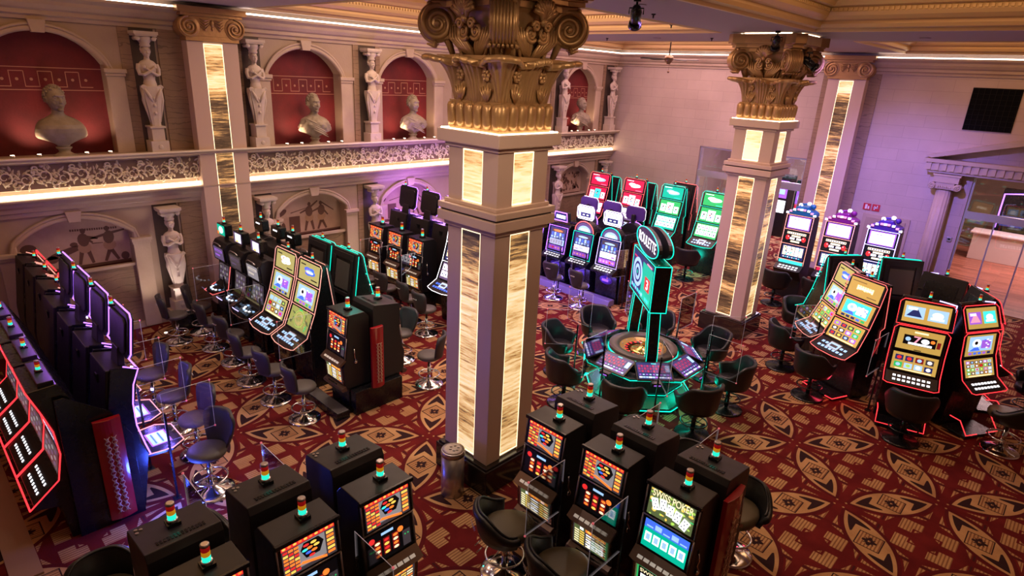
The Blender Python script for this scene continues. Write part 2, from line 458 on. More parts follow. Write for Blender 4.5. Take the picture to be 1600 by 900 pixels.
# ---------------------------------------------------------------- lit screens: flat coloured shapes on a panel
class Screen:
    def __init__(s, mb, O, U, V, N):
        s.mb = mb; s.O = Vector(O); s.U = Vector(U); s.V = Vector(V); s.N = Vector(N).normalized(); s.k = 1
    def P(s, u, v): return s.O+s.U*u+s.V*v+s.N*(.0014*s.k)
    def poly(s, pts, c):
        m = EM[c] if isinstance(c, str) else c
        s.mb.add([s.P(*p) for p in pts], [tuple(range(len(pts)))], m)
    def rect(s, u0, v0, u1, v1, c): s.poly([(u0, v0), (u1, v0), (u1, v1), (u0, v1)], c)
    def up(s): s.k += 1
    def ell(s, u, v, a, b, c, n=18, rot=0):
        ar = s.V.length/s.U.length
        pts = []
        for i in range(n):
            t = 2*PI*i/n; x, y = a*math.cos(t), b*math.sin(t)
            pts.append((u+x*math.cos(rot)-y*math.sin(rot)*ar, v+x*math.sin(rot)/ar+y*math.cos(rot)))
        s.poly(pts, c)
    def text(s, t, u0, v0, u1, v1, c):
        vs, fs = text_shape(t); m = EM[c] if isinstance(c, str) else c
        s.mb.add([s.P(u0+(u1-u0)*x, v0+(v1-v0)*y) for x, y in vs], fs, m)
def R(a, b): return random.uniform(a, b)
def d_fruit(c):
    c.rect(0, 0, 1, 1, 'dim'); c.up()
    c.rect(.0, .86, 1, 1, 'red'); c.rect(.30, .12, .80, .84, 'greyl'); c.up()
    for i in range(10): c.ell(.05+i*.1, .93, .035, .035, 'orange' if i % 2 else 'yellow', 8)
    for k in range(3):
        for i in range(7): c.rect(.02+k*.10, .06+i*.115, .105+k*.10, .135+i*.115, ('orange', 'yellow', 'red', 'orange')[(i+k) % 4])
    for i in range(6): c.rect(.83, .08+i*.128, .97, .165+i*.128, 'yellow' if i % 2 else 'orange')
    c.up(); c.poly([(.40, .82), (.68, .82), (.77, .62), (.68, .32), (.42, .32), (.33, .62)], 'ink'); c.up()
    for (x, y, q) in ((.44, .72, 'red'), (.58, .72, 'yellow'), (.50, .60, 'orange'), (.63, .60, 'yellow'), (.41, .58, 'aqua'), (.47, .46, 'blue'), (.58, .47, 'orange'), (.53, .34, 'red')):
        c.ell(x, y, .060, .045, q, 8)
    c.poly([(.30, .20), (.80, .02), (.80, .10), (.34, .27)], 'orange')
def d_reels(c):
    c.rect(0, 0, 1, 1, 'ink'); c.up()
    c.ell(.10, .80, .07, .10, 'red'); c.ell(.76, .72, .07, .10, 'orange'); c.rect(.32, .84, .60, .93, 'sky')
    for k in range(3):
        c.rect(.14+k*.21, .14, .29+k*.21, .72, 'dred')
    c.rect(.80, .05, .98, .60, 'dim'); c.up()
    for k in range(3):
        for i in range(4): c.ell(.215+k*.21, .20+i*.145, .06, .05, ('orange', 'yellow', 'cream', 'red')[(i*2+k) % 4], 8)
    c.ell(.86, .45, .02, .03, 'green', 6); c.ell(.93, .45, .02, .03, 'green', 6)
def d_pay(c):
    c.rect(0, 0, 1, 1, 'dim'); c.up()
    c.rect(.36, .80, .94, .97, 'orange'); c.rect(.03, .05, .34, .97, 'dolive'); c.up()
    for i in range(6):
        for (a, b, q) in ((.05, .18, 'cream'), (.20, .33, 'yellow'), (.38, .62, 'white' if i % 2 else 'cream'), (.65, .78, 'yellow'), (.80, .95, 'cream' if i % 3 else 'orange')):
            c.rect(a, .08+i*.118, b, .138+i*.118, q)
    for i in range(4): c.rect(.42+i*.13, .84, .50+i*.13, .92, 'yellow')
    c.rect(.20, .80, .30, .92, 'white')
def d_pay_big(c):
    d_pay(c); c.up(); c.text('200', .42, .12, .90, .40, 'white')
def card(c, u, v, w, h, r=0, pip='ink'):
    ar = c.V.length/c.U.length
    def q(x, y): return (u+x*math.cos(r)-y*math.sin(r)*ar, v+x*math.sin(r)/ar+y*math.cos(r))
    c.poly([q(-w/2, -h/2), (q(w/2, -h/2)), q(w/2, h/2), q(-w/2, h/2)], 'white'); c.up()
    for (x, y) in ((-.22, .28), (.22, .28), (0, 0), (-.22, -.28), (.22, -.28)): 
        a = q(x*w, y*h); c.ell(a[0], a[1], w*.09, h*.07, pip, 6)
def d_swiss(c):
    c.rect(0, 0, 1, 1, 'dolive'); c.up()
    for i in range(46):
        c.ell(R(.03, .97), R(.03, .97), R(.02, .07), R(.02, .09), random.choice(['green', 'lime', 'lime', 'dolive', 'yellow']), 7)
    c.up(); c.up(); c.text('SWISS POKER', .05, .70, .95, .95, 'ink'); c.up(); c.text('SWISS POKER', .06, .71, .96, .96, 'cream'); c.up()
    for i, (x, y, r) in enumerate(((.16, .46, .35), (.33, .55, .15), (.50, .48, 0), (.67, .42, -.15), (.84, .30, -.35))): card(c, x, y, .15, .40, r); c.up()
def d_swiss_pay(c):
    c.rect(0, 0, 1, 1, 'dolive'); c.up(); c.rect(.04, .04, .96, .96, 'green'); c.up(); c.rect(.08, .08, .92, .92, 'ink'); c.up()
    c.text('SWISS', .12, .70, .52, .86, 'cream'); c.text('POKER', .56, .70, .90, .86, 'cream'); c.rect(.14, .12, .86, .62, 'white'); c.up()
    for i in range(4): c.rect(.18, .16+i*.115, .82, .20+i*.115, 'green')
def d_cards_blue(c):
    c.rect(0, 0, 1, 1, 'teal'); c.up(); c.rect(0, .70, 1, 1, 'blue'); c.up()
    for i in range(5): c.rect(.05+i*.19, .75, .20+i*.19, .80+.12*(i % 2), 'sky')
    for i in range(5): c.rect(.05+i*.19, .22, .20+i*.19, .56, 'white')
    c.up()
    for i in range(5): c.rect(.08+i*.19, .28, .17+i*.19, .50, 'sky')
def d_gold_logo(c, blob='white'):
    c.rect(0, 0, 1, 1, 'khaki'); c.up()
    c.rect(.06, .80, .30, .86, 'ink'); c.rect(.62, .14, .92, .20, 'ink')
    for (x, y, a, b) in ((.42, .62, .17, .13), (.58, .50, .22, .14), (.44, .42, .14, .10), (.62, .66, .12, .09)): c.ell(x, y, a, b, 'blue' if blob == 'blue' else 'white')
    c.up(); c.ell(.52, .52, .20, .10, 'sky' if blob == 'blue' else 'cream'); c.up(); c.rect(.38, .46, .68, .54, 'white')
    for i in range(6): c.ell(R(.35, .7), R(.4, .68), .03, .03, 'purple' if i % 2 else 'orange', 7)
def d_gold_text(c):
    c.rect(0, 0, 1, 1, 'gold'); c.up(); c.rect(.06, .80, .50, .86, 'goldd'); c.rect(.62, .12, .92, .18, 'goldd')
    for i in range(7): c.rect(.25+i*.075, .38+.02*(i % 3), .31+i*.075, .64, 'cream')
    c.rect(.28, .46, .74, .52, 'white')
def d_gold_game(c, seed=1):
    rr = random.Random(seed)
    c.rect(0, 0, 1, 1, 'khaki' if seed in (1, 3) else 'gold'); c.up(); c.rect(.10, .22, .90, .92, 'sky' if seed % 2 else 'aqua'); c.up()
    c.ell(.36, .60, .15, .20, 'white'); c.rect(.52, .34, .84, .74, 'purple' if seed % 2 else 'white'); c.poly([(.12, .24), (.5, .24), (.38, .5)], 'blue'); c.up()
    c.ell(.34, .62, .06, .09, 'ink' if seed % 2 else 'sky')
    for i in range(5): c.rect(.12+i*.16, .06, .23+i*.16, .17, rr.choice(['dblue', 'green', 'blue', 'cream', 'purple']))
    for i in range(8): c.ell(rr.uniform(.5, .85), rr.uniform(.3, .8), .035, .03, rr.choice(['white', 'blue', 'pink']), 7)
def d_grid(c, nx=4, ny=3, seed=3):
    rr = random.Random(seed); c.rect(0, 0, 1, 1, 'khaki' if seed == 5 else 'gold'); c.up()
    for i in range(nx):
        for j in range(ny):
            x = .06+i*.90/nx; y = .14+j*.82/ny; w = .72/nx; h = .60/ny
            c.rect(x, y, x+w, y+h, rr.choice(['dblue', 'green', 'dred', 'dblue', 'purple', 'sky', 'dim']))
    c.up()
    for i in range(nx):
        for j in range(ny):
            x = .06+i*.90/nx; y = .14+j*.82/ny; w = .72/nx; h = .60/ny
            c.ell(x+w/2, y+h/2, w*.3, h*.32, rr.choice(['white', 'sky', 'cream', 'lime', 'white', 'yellow', 'red']), 8)
    c.rect(.1, .03, .9, .08, 'cream')
def d_orb(c):
    c.rect(0, 0, 1, 1, 'olive'); c.up()
    for i in range(16): c.ell(R(.05, .95), R(.05, .95), R(.05, .15), R(.03, .1), random.choice(['dolive', 'green', 'olive']), 8, R(0, 3))
    c.up(); c.ell(.48, .52, .26, .40, 'lime', 24); c.up(); c.ell(.48, .52, .245, .375, 'olive', 24); c.up(); c.ell(.48, .52, .20, .31, 'khaki', 24); c.up(); c.ell(.46, .56, .13, .20, 'olive', 20)
def d_logo_on(bg, blobs):
    def f(c):
        c.rect(0, 0, 1, 1, bg); c.up(); c.rect(.06, .86, .42, .91, 'white'); c.rect(.6, .08, .92, .12, 'pink' if bg == 'crimson' else 'aqua')
        for (x, y, a, b) in ((.38, .58, .20, .14), (.60, .50, .24, .15), (.5, .42, .20, .10)): c.ell(x, y, a, b, blobs)
        c.up(); c.ell(.5, .52, .2, .09, 'white' if blobs != 'white' else 'cream'); 
        for i in range(6): c.ell(R(.3, .75), R(.4, .62), .03, .03, random.choice(['sky', 'pink', 'orange']), 6)
    return f
def d_three_cards(bg, mid='white'):
    def f(c):
        c.rect(0, 0, 1, 1, bg); c.up()
        for (x, w, h, y) in ((.18, .24, .56, .42), (.84, .22, .50, .38)): c.rect(x-w/2, y-h/2, x+w/2, y+h/2, 'white')
        c.rect(.34, .10, .68, .86, mid); c.up()
        for (x, y, q) in ((.18, .5, 'ink'), (.15, .36, 'aqua'), (.51, .62, 'ink'), (.51, .36, 'blue'), (.46, .5, 'red'), (.84, .42, 'ink'), (.80, .3, 'aqua')): c.ell(x, y, .04, .06, q, 8)
    return f
def d_many_cards(bg):
    def f(c):
        c.rect(0, 0, 1, 1, bg); c.up()
        for i in range(5):
            for j in range(2): c.rect(.04+i*.19, .14+j*.42, .20+i*.19, .50+j*.42, 'white')
        c.up()
        for i in range(5):
            for j in range(2): c.ell(.12+i*.19, .30+j*.42, .035, .06, random.choice(['dblue', 'aqua', 'ink', 'purple']), 7)
    return f
def d_white_top(c):
    c.rect(0, 0, 1, 1, 'purple'); c.up(); c.rect(.05, .07, .95, .93, 'white'); c.up(); c.rect(.22, .74, .50, .78, 'dim'); c.rect(.86, .35, .88, .55, 'dim'); c.rect(.12, .62, .16, .66, 'sky')
def d_wheels(c):
    c.rect(0, 0, 1, 1, 'ink'); c.up(); c.rect(.08, .72, .92, .90, 'cream'); c.up(); c.rect(.11, .75, .89, .87, 'ink'); c.up()
    for i in range(8): c.rect(.14+i*.094, .77, .20+i*.094, .85, 'white')
    c.ell(.14, .42, .09, .20, 'red'); c.ell(.86, .42, .09, .20, 'red'); c.rect(.30, .52, .70, .66, 'cream'); c.rect(.25, .30, .46, .46, 'white'); c.rect(.54, .30, .75, .46, 'white'); c.rect(.30, .08, .70, .22, 'cream'); c.up()
    c.ell(.17, .50, .02, .04, 'white', 6); c.ell(.83, .50, .02, .04, 'white', 6); c.ell(.5, .40, .05, .08, 'ink')
def d_white_grid(c):
    c.rect(0, 0, 1, 1, 'dblue'); c.up()
    for i in range(5): c.rect(.05+i*.185, .22, .21+i*.185, .92, 'white' if i % 2 else 'cream')
    c.up()
    for i in range(22): c.rect(*(lambda x, y: (x, y, x+.05, y+.08))(R(.06, .88), R(.24, .82)), random.choice(['sky', 'white', 'ink', 'aqua', 'sky']))
    for i in range(8): c.rect(.1+i*.1, .06, .16+i*.1, .12, 'aqua' if i % 2 else 'white')
def d_tower(seed):
    def f(c):
        rr = random.Random(seed); c.rect(0, 0, 1, 1, 'dblue'); c.up()
        c.rect(.02, .02, .98, .22, 'purple'); c.rect(.04, .26, .96, .50, 'white' if seed else 'sky'); c.rect(.05, .62, .95, .96, 'dim'); c.up()
        for i in range(5): c.ell(.14+i*.18, .12, .06, .05, rr.choice(['pink', 'red', 'cream']), 8)
        for i in range(5): c.rect(.08+i*.175, .54, .20+i*.175, .62, 'sky')
        c.ell(.5, .86, .30, .045, 'orange' if seed == 0 else 'sky'); 
        for i in range(5): c.rect(.1+i*.17, .64, .22+i*.17, .78, 'sky' if i % 2 else 'blue')
        if seed == 0:
            for i in range(5): c.rect(.09+i*.17, .30, .20+i*.17, .46, 'dblue')
        if seed == 2:
            c.up(); c.ell(.5, .38, .1, .03, 'sky'); c.ell(.8, .34, .1, .03, 'purple')
    return f
def d_dim(bg, fg):
    def f(c):
        c.rect(0, 0, 1, 1, bg); c.up(); c.rect(.12, .62, .88, .80, fg); c.rect(.12, .28, .60, .40, fg); c.up(); c.rect(.2, .66, .8, .74, bg)
    return f
def d_dim_grid(c):
    c.rect(0, 0, 1, 1, 'dim'); c.up()
    for i in range(4):
        for j in range(3): c.ell(.16+i*.22, .2+j*.28, .08, .09, 'dimp' if (i+j) % 2 else 'greyl', 8)
def d_arch_label(c):
    c.rect(0, 0, 1, 1, 'white'); c.up()
    for i in range(3): c.rect(.14, .62+i*.1, .86, .66+i*.1, 'dblue')
    c.rect(.16, .12, .84, .48, 'dblue'); c.up(); c.rect(.30, .24, .44, .34, 'white'); c.rect(.56, .24, .70, .34, 'white')
def d_bet(c):
    c.rect(0, 0, 1, 1, 'dblue'); c.up()
    for i in range(9):
        for j in range(3): c.rect(.04+i*.085, .40+j*.16, .105+i*.085, .53+j*.16, 'felt2' if (i+j) % 2 else 'felt')
    for i in range(10): c.rect(.03+i*.095, .07, .11+i*.095, .15, random.choice(['sky', 'white', 'purple']))
    for i in range(9): c.rect(.04+i*.10, .24, .10+i*.10, .30, 'sky' if i % 2 else 'purple')
    c.rect(.84, .45, .97, .85, 'sky'); c.rect(.45, .91, .60, .96, 'aqua')
def d_wheelcam(c):
    c.rect(0, 0, 1, 1, 'teal'); c.up(); c.rect(0, 0, .50, 1, 'dblue'); c.rect(0, .9, 1, 1, 'dblue'); c.rect(.66, .30, .90, .62, 'red'); c.up(); c.text('3', .73, .34, .83, .57, 'white')
    c.ell(.28, .52, .24, .36, 'sky', 28); c.up(); c.ell(.28, .52, .17, .26, 'dblue', 28); c.up(); c.ell(.28, .52, .13, .20, 'sky', 28); c.up(); c.ell(.28, .52, .07, .11, 'dblue', 28); c.up(); c.ell(.28, .52, .03, .05, 'teal', 12)
    for i in range(9): c.rect(.05+i*.1, .06, .12+i*.1, .14, random.choice(['aqua', 'sky', 'teal']))
    c.rect(.06, .84, .20, .88, 'crimson'); c.rect(.70, .92, .94, .96, 'pink')
D_gold_blue = lambda c: d_gold_logo(c, 'blue')

# ================================================================ THE ROOM
XL, XR, YB, YN, ZC = -14.7, 5.2, 21.1, -5.0, 6.9
struct(MB().box(XL-.6, XR+.3, YN-.3, YB+.55, -.2, 0, M_carpet).build('floor'))
# ---- ceiling: soffit grid with recessed coffers
CX = [(-14.25, -6.75), (-4.85, 4.6)]; CY = [(-4.4, 4.85), (6.4, 13.5), (16.1, 20.6)]
mb = MB()
xs = [XL-.6]+[v for p in CX for v in p]+[XR+.3]; ys = [YN-.3]+[v for p in CY for v in p]+[YB+.4]
for i in range(5):
    for j in range(7-0):
        if j >= len(ys)-1: continue
        if i % 2 == 1 and j % 2 == 1: continue
        mb.box(xs[i], xs[i+1], ys[j], ys[j+1], ZC, ZC+.12, M_soffit)
struct(mb.build('ceiling'))
def coffer(x0, x1, y0, y1, n):
    prof = [(0, ZC+.0), (.03, ZC-.02), (.09, ZC-.02), (.11, ZC+.03), (.20, ZC+.05), (.22, ZC+.11), (.22, ZC+.16), (.30, ZC+.18), (.36, ZC+.24), (.38, ZC+.30), (.38, ZC+.38),
            (.48, ZC+.40), (.52, ZC+.46), (.60, ZC+.52), (.62, ZC+.60), (.72, ZC+.64), (.74, ZC+.72), (1.1, ZC+.92), (1.6, ZC+1.0)]
    mb = MB(); rings = [[(x0+d, y0+d, z), (x1-d, y0+d, z), (x1-d, y1-d, z), (x0+d, y1-d, z)] for d, z in prof]
    mb.loft(rings[:-2], M_goldceil, cap=False, smooth=False)
    mb.loft(rings[-3:], M_goldvault, cap=False, smooth=False)
    r = rings[-1]; mb.add(r, [(0, 1, 2, 3)], M_goldvault)
    d, z0 = .375, ZC+.315                                  # dentil course
    sp = .085
    for (ax, a0, a1, fixed, sgn) in (('x', x0+.4, x1-.4, y0+d, 1), ('x', x0+.4, x1-.4, y1-d, -1), ('y', y0+.4, y1-.4, x0+d, 1), ('y', y0+.4, y1-.4, x1-d, -1)):
        t = a0
        while t < a1:
            if ax == 'x': mb.box(t, t+.045, *sorted((fixed, fixed+sgn*.035)), z0, z0+.05, M_goldceil)
            else: mb.box(*sorted((fixed, fixed+sgn*.035)), t, t+.045, z0, z0+.05, M_goldceil)
            t += sp
    struct(mb.build('trim_%d' % n))
n = 1
for i, (a, b) in enumerate(CX):
    for j, (c, d) in enumerate(CY):
        coffer(a, b, c, d, n); n += 1

# ---- walls without openings
struct(MB().box(XR, XR+.3, YN, YB, 0, ZC, M_wall).build('wall_right'))
struct(MB().box(XL-.6, XR+.3, YN-.3, YN, 0, ZC, M_wall).build('wall_near'))

def LW(d0, d1, y0, y1, z0, z1, m, mb):   # box on the left wall, d = distance out from the wall plane
    mb.box(XL+d0, XL+d1, y0, y1, z0, z1, m)
def arc_pts(yc, hw, zs, rise, n=18):
    R_ = (hw*hw+rise*rise)/(2*rise); zc = zs+rise-R_; a = math.asin(hw/R_)
    return [(yc+R_*math.sin(-a+2*a*i/n), zc+R_*math.cos(-a+2*a*i/n)) for i in range(n+1)]
UP = [(2.6, 1.0), (7.87, .96), (10.97, .93), (18.85, .90), (15.7, .9)]
LO = UP
Z_LEDGE = 3.9
wall = MB()
LW(-.6, -.34, YN, YB+.3, 0, ZC, M_rednich, wall)
holes = sorted(UP)
def layer(zs, rise, z0, z1, zsill=None):
    y = YN
    for (yc, hw) in holes:
        LW(-.35, 0, y, yc-hw, z0, z1, M_wall, wall); y = yc+hw
        pts = arc_pts(yc, hw, zs, rise)
        for a, b in zip(pts[:-1], pts[1:]):
            wall.prism([a, b, (b[0], z1), (a[0], z1)], XL-.35, XL, M_wall, 'x')
        if zsill: LW(-.35, 0, yc-hw, yc+hw, z0, zsill, M_wall, wall)
    LW(-.35, 0, y, YB, z0, z1, M_wall, wall)
layer(5.60, .58, Z_LEDGE-.02, ZC)
layer(2.22, .42, 0, 3.0)
LW(-.35, 0, YN, YB, 3.0, Z_LEDGE-.02, M_wall, wall)
struct(wall.build('wall_left'))
# arch mouldings, imposts and posts
mb = MB()
for (yc, hw) in UP:
    for (zs, rise, zb, z_imp) in ((5.60, .58, Z_LEDGE, 5.50), (2.22, .42, 0.02, 2.05)):
        pts = arc_pts(yc, hw+.04, zs, rise+.02, 22)
        path = [(XL+.02, yc-hw-.04, z_imp)]+[(XL+.02, p[0], p[1]) for p in pts]+[(XL+.02, yc+hw+.04, z_imp)]
        mb.tube(path, .055, M_cornice, 6, flat=1); 
        mb.tube([(p[0]+.03, p[1]+(.07 if p[1] > yc else -.07)*(0 if i not in (0, len(path)-1) else 1), p[2]+(.07 if 0 < i < len(path)-1 else 0)) for i, p in enumerate(path)], .03, M_cornice, 6)
        top = zs+rise
        mb.prism([(yc-.10, top-.06), (yc+.10, top-.06), (yc+.14, top+.16), (yc-.14, top+.16)], XL, XL+.13, M_cornice)
        for s in (-1, 1):
            a, b = sorted((yc+s*(hw-.02), yc+s*(hw+.30)))
            mb.box(XL, XL+.07, a, b, zb, z_imp-.10, M_cornice)
            mb.box(XL, XL+.13, a-.04, b+.04, z_imp-.04, z_imp+.04, M_cornice)
            mb.box(XL, XL+.10, a-.02, b+.02, z_imp-.10, z_imp-.04, M_cornice)
struct(mb.build('trim_20', bevel=.008))
# stone dado under the murals, marble strips beside the pilasters
mb = MB()
for (yc, hw) in LO:
    LW(-.34, -.10, yc-hw, yc+hw, 0, 1.46, M_marble, mb)
    LW(-.12, -.02, yc-hw, yc+hw, 1.46, 1.52, M_cornice, mb)
    LW(-.10, .02, yc-hw, yc+hw, 0, .12, M_cornice, mb)
for yc in (5.6, 14.3):
    for a, b in ((yc-1.0, yc-.45), (yc+.45, yc+.72)):
        LW(0, .03, a, b, .02, 2.76, M_marble, mb); LW(0, .03, a, b, Z_LEDGE, 6.34, M_marble, mb)
    LW(0, .02, yc-1.7, yc-1.5, Z_LEDGE, 6.34, M_marble, mb)
for yc in (9.63, 20.6, 17.6):
    LW(0, .03, yc-.42, yc-.26, .02, 2.76, M_marble, mb); LW(0, .03, yc-.42, yc-.26, Z_LEDGE, 6.34, M_marble, mb); LW(0, .03, yc+.26, yc+.4, Z_LEDGE, 6.34, M_marble, mb)
struct(mb.build('trim_21'))
# greek key border painted on the crimson niches
mb = MB()
for (yc, hw) in UP:
    def kr(y0, y1, z0, z1): mb.box(XL-.338, XL-.336, y0, y1, z0, z1, M_tanprint_d)
    M_tanprint_d = mat('faded_border_paint', (.42, .20, .14), .7)
    kr(yc-hw, yc+hw, 5.50, 5.515); kr(yc-hw, yc+hw, 5.09, 5.105)
    k = yc-hw+.06; up = True
    while k < yc+hw-.2:
        kr(k, k+.012, 5.15, 5.44); kr(k, k+.22, 5.43 if up else 5.15, 5.445 if up else 5.165)
        mb.ball((XL-.335, k+.11, 5.29), (.004, .028, .028), M_tanprint_d, 8, 5)
        k += .22; up = not up
struct(mb.build('trim_22'))

# ---- cornices and light coves (left wall runs along y, back wall along x)
def run(prof, m, side, a0, a1, mb):
    if side == 'L': mb.prism([(XL+d, z) for d, z in prof], a0, a1, m, 'y')
    else: mb.prism([(YB-d, z) for d, z in prof], a0, a1, m, 'x')
CORN = [(-.01, 6.34), (.04, 6.34), (.05, 6.40), (.11, 6.43), (.11, 6.50), (.17, 6.53), (.22, 6.60), (.23, 6.66), (.32, 6.72), (.32, 6.77), (-.01, 6.77)]
LOWC = [(-.01, 2.76), (.06, 2.76), (.07, 2.84), (.13, 2.87), (.14, 2.94), (.22, 3.0), (.23, 3.07), (.33, 3.10), (.33, 3.13), (-.01, 3.13)]
mb = MB(); run(CORN, M_cornice, 'L', YN, YB, mb); struct(mb.build('trim_23'))
mb = MB(); run(CORN, M_cornice, 'B', XL, XR, mb); struct(mb.build('trim_24'))
mb = MB(); run(LOWC, M_cornice, 'L', YN, YB, mb)
run([(0, 3.27), (.10, 3.27), (.16, 3.31), (.16, 3.76), (.24, 3.80), (.38, 3.84), (.40, Z_LEDGE), (0, Z_LEDGE)], M_cornice, 'L', YN, YB, mb)
struct(mb.build('trim_25'))
mb = MB()
run([(.20, 6.775), (.30, 6.775), (.30, 6.805), (.20, 6.805)], M_ledcove, 'L', YN, YB-.2, mb)
run([(.20, 6.775), (.30, 6.775), (.30, 6.800), (.20, 6.800)], M_ledcove, 'B', XL+.2, XR, mb)
struct(mb.build('trim_26'))
mb = MB(); run([(.13, 3.135), (.20, 3.135), (.13, 3.205), (.11, 3.205)], M_ledwarm, 'L', YN, YB-.05, mb); struct(mb.build('trim_27'))
mb = MB(); run([(.38, Z_LEDGE-.015), (.43, Z_LEDGE-.01), (.43, Z_LEDGE+.02), (.38, Z_LEDGE+.025)], mat('ledge_gilded_lip', (.9, .8, .65), .3), 'L', YN, YB, mb); struct(mb.build('trim_28'))

# ---- scrolling acanthus frieze
def frieze():
    mb = MB(); m = mat('frieze_relief', (.92, .82, .66), .4)
    rr = random.Random(5); y = -3.0
    def curl(y, z, r, s, t0, turns=1.3):
        pts = []; rad = []
        for i in range(13):
            t = i/12; a = t0+s*turns*2*PI*t; q = r*(1-.78*t)
            pts.append((XL+.175+.02*(1-t), y+q*math.cos(a), z+q*math.sin(a))); rad.append(.020*(1-.6*t))
        mb.tube(pts, rad, m, 5)
    def leaf(y, z, a, l, w):
        c, s = math.cos(a), math.sin(a)
        def P(u, v, h): return (XL+.162+h, y+u*c-v*s, z+u*s+v*c)
        vs = [P(0, 0, 0), P(l*.35, w, .006), P(l*.7, w*.8, .004), P(l, w*.2, 0), P(l*.7, -w*.5, .004), P(l*.35, -w*.7, .006), P(l*.5, 0, .045)]
        mb.add(vs, [(0, 1, 6), (1, 2, 6), (2, 3, 6), (3, 4, 6), (4, 5, 6), (5, 0, 6)], m, False)
    k = 0
    while y < YB-.3:
        s = 1 if k % 2 else -1; zc = 3.52+s*.03
        curl(y+.15, zc, .125, s, PI*.5*s+PI, 1.2)
        curl(y+.29, zc-s*.14, .06, -s, 0, 1.0); curl(y+.02, zc+s*.14, .055, -s, PI, 1.0)
        for i in range(27):
            a = rr.uniform(0, 2*PI); q = rr.uniform(.04, .19)
            leaf(y+.15+q*math.cos(a)*1.0, zc+q*math.sin(a)*.95, a+rr.uniform(.3, 1.4)*s, rr.uniform(.06, .13), rr.uniform(.018, .030))
        y += .30; k += 1
    mb.box(XL+.155, XL+.162, YN, YB, 3.30, 3.77, mat('frieze_ground', (.26, .17, .13), .6))
    return struct(mb.build('trim_29'))
frieze()
# little uplights on the ledge
for (yc, hw) in UP:
    if yc == 15.7: continue
    for q in (-.78, -.38, .38, .78):
        y = yc+q*hw
        u = MB().lathe([(.045, 0), (.05, .03), (.04, .05)], M_chrome, 12).lathe([(.034, .05), (.03, .056)], M_ledwarm_s if 'M_ledwarm_s' in globals() else M_ledwarm, 12)
        o = u.build('uplight', loc=(XL+.30, y, Z_LEDGE+.02))
        tag(o, 'small ledge uplight, %s of the %s crimson niche' % ({-.78: 'outermost on the left', -.38: 'just left of the bust', .38: 'just right of the bust', .78: 'outermost on the right'}[q], {2.6: 'big first', 7.87: 'second', 10.97: 'third', 18.85: 'last'}[yc]), 'light', 'ledge uplights')
    spot('uplight_beam', (XL+.28, yc-.45*hw, Z_LEDGE+.10), (XL-.3, yc-.25, 4.6), 42, (1, .66, .42), 95, 1, .03)
    spot('uplight_beam', (XL+.28, yc+.62*hw, Z_LEDGE+.10), (XL-.3, yc+.6, 4.7), 42, (1, .66, .42), 95, 1, .03)

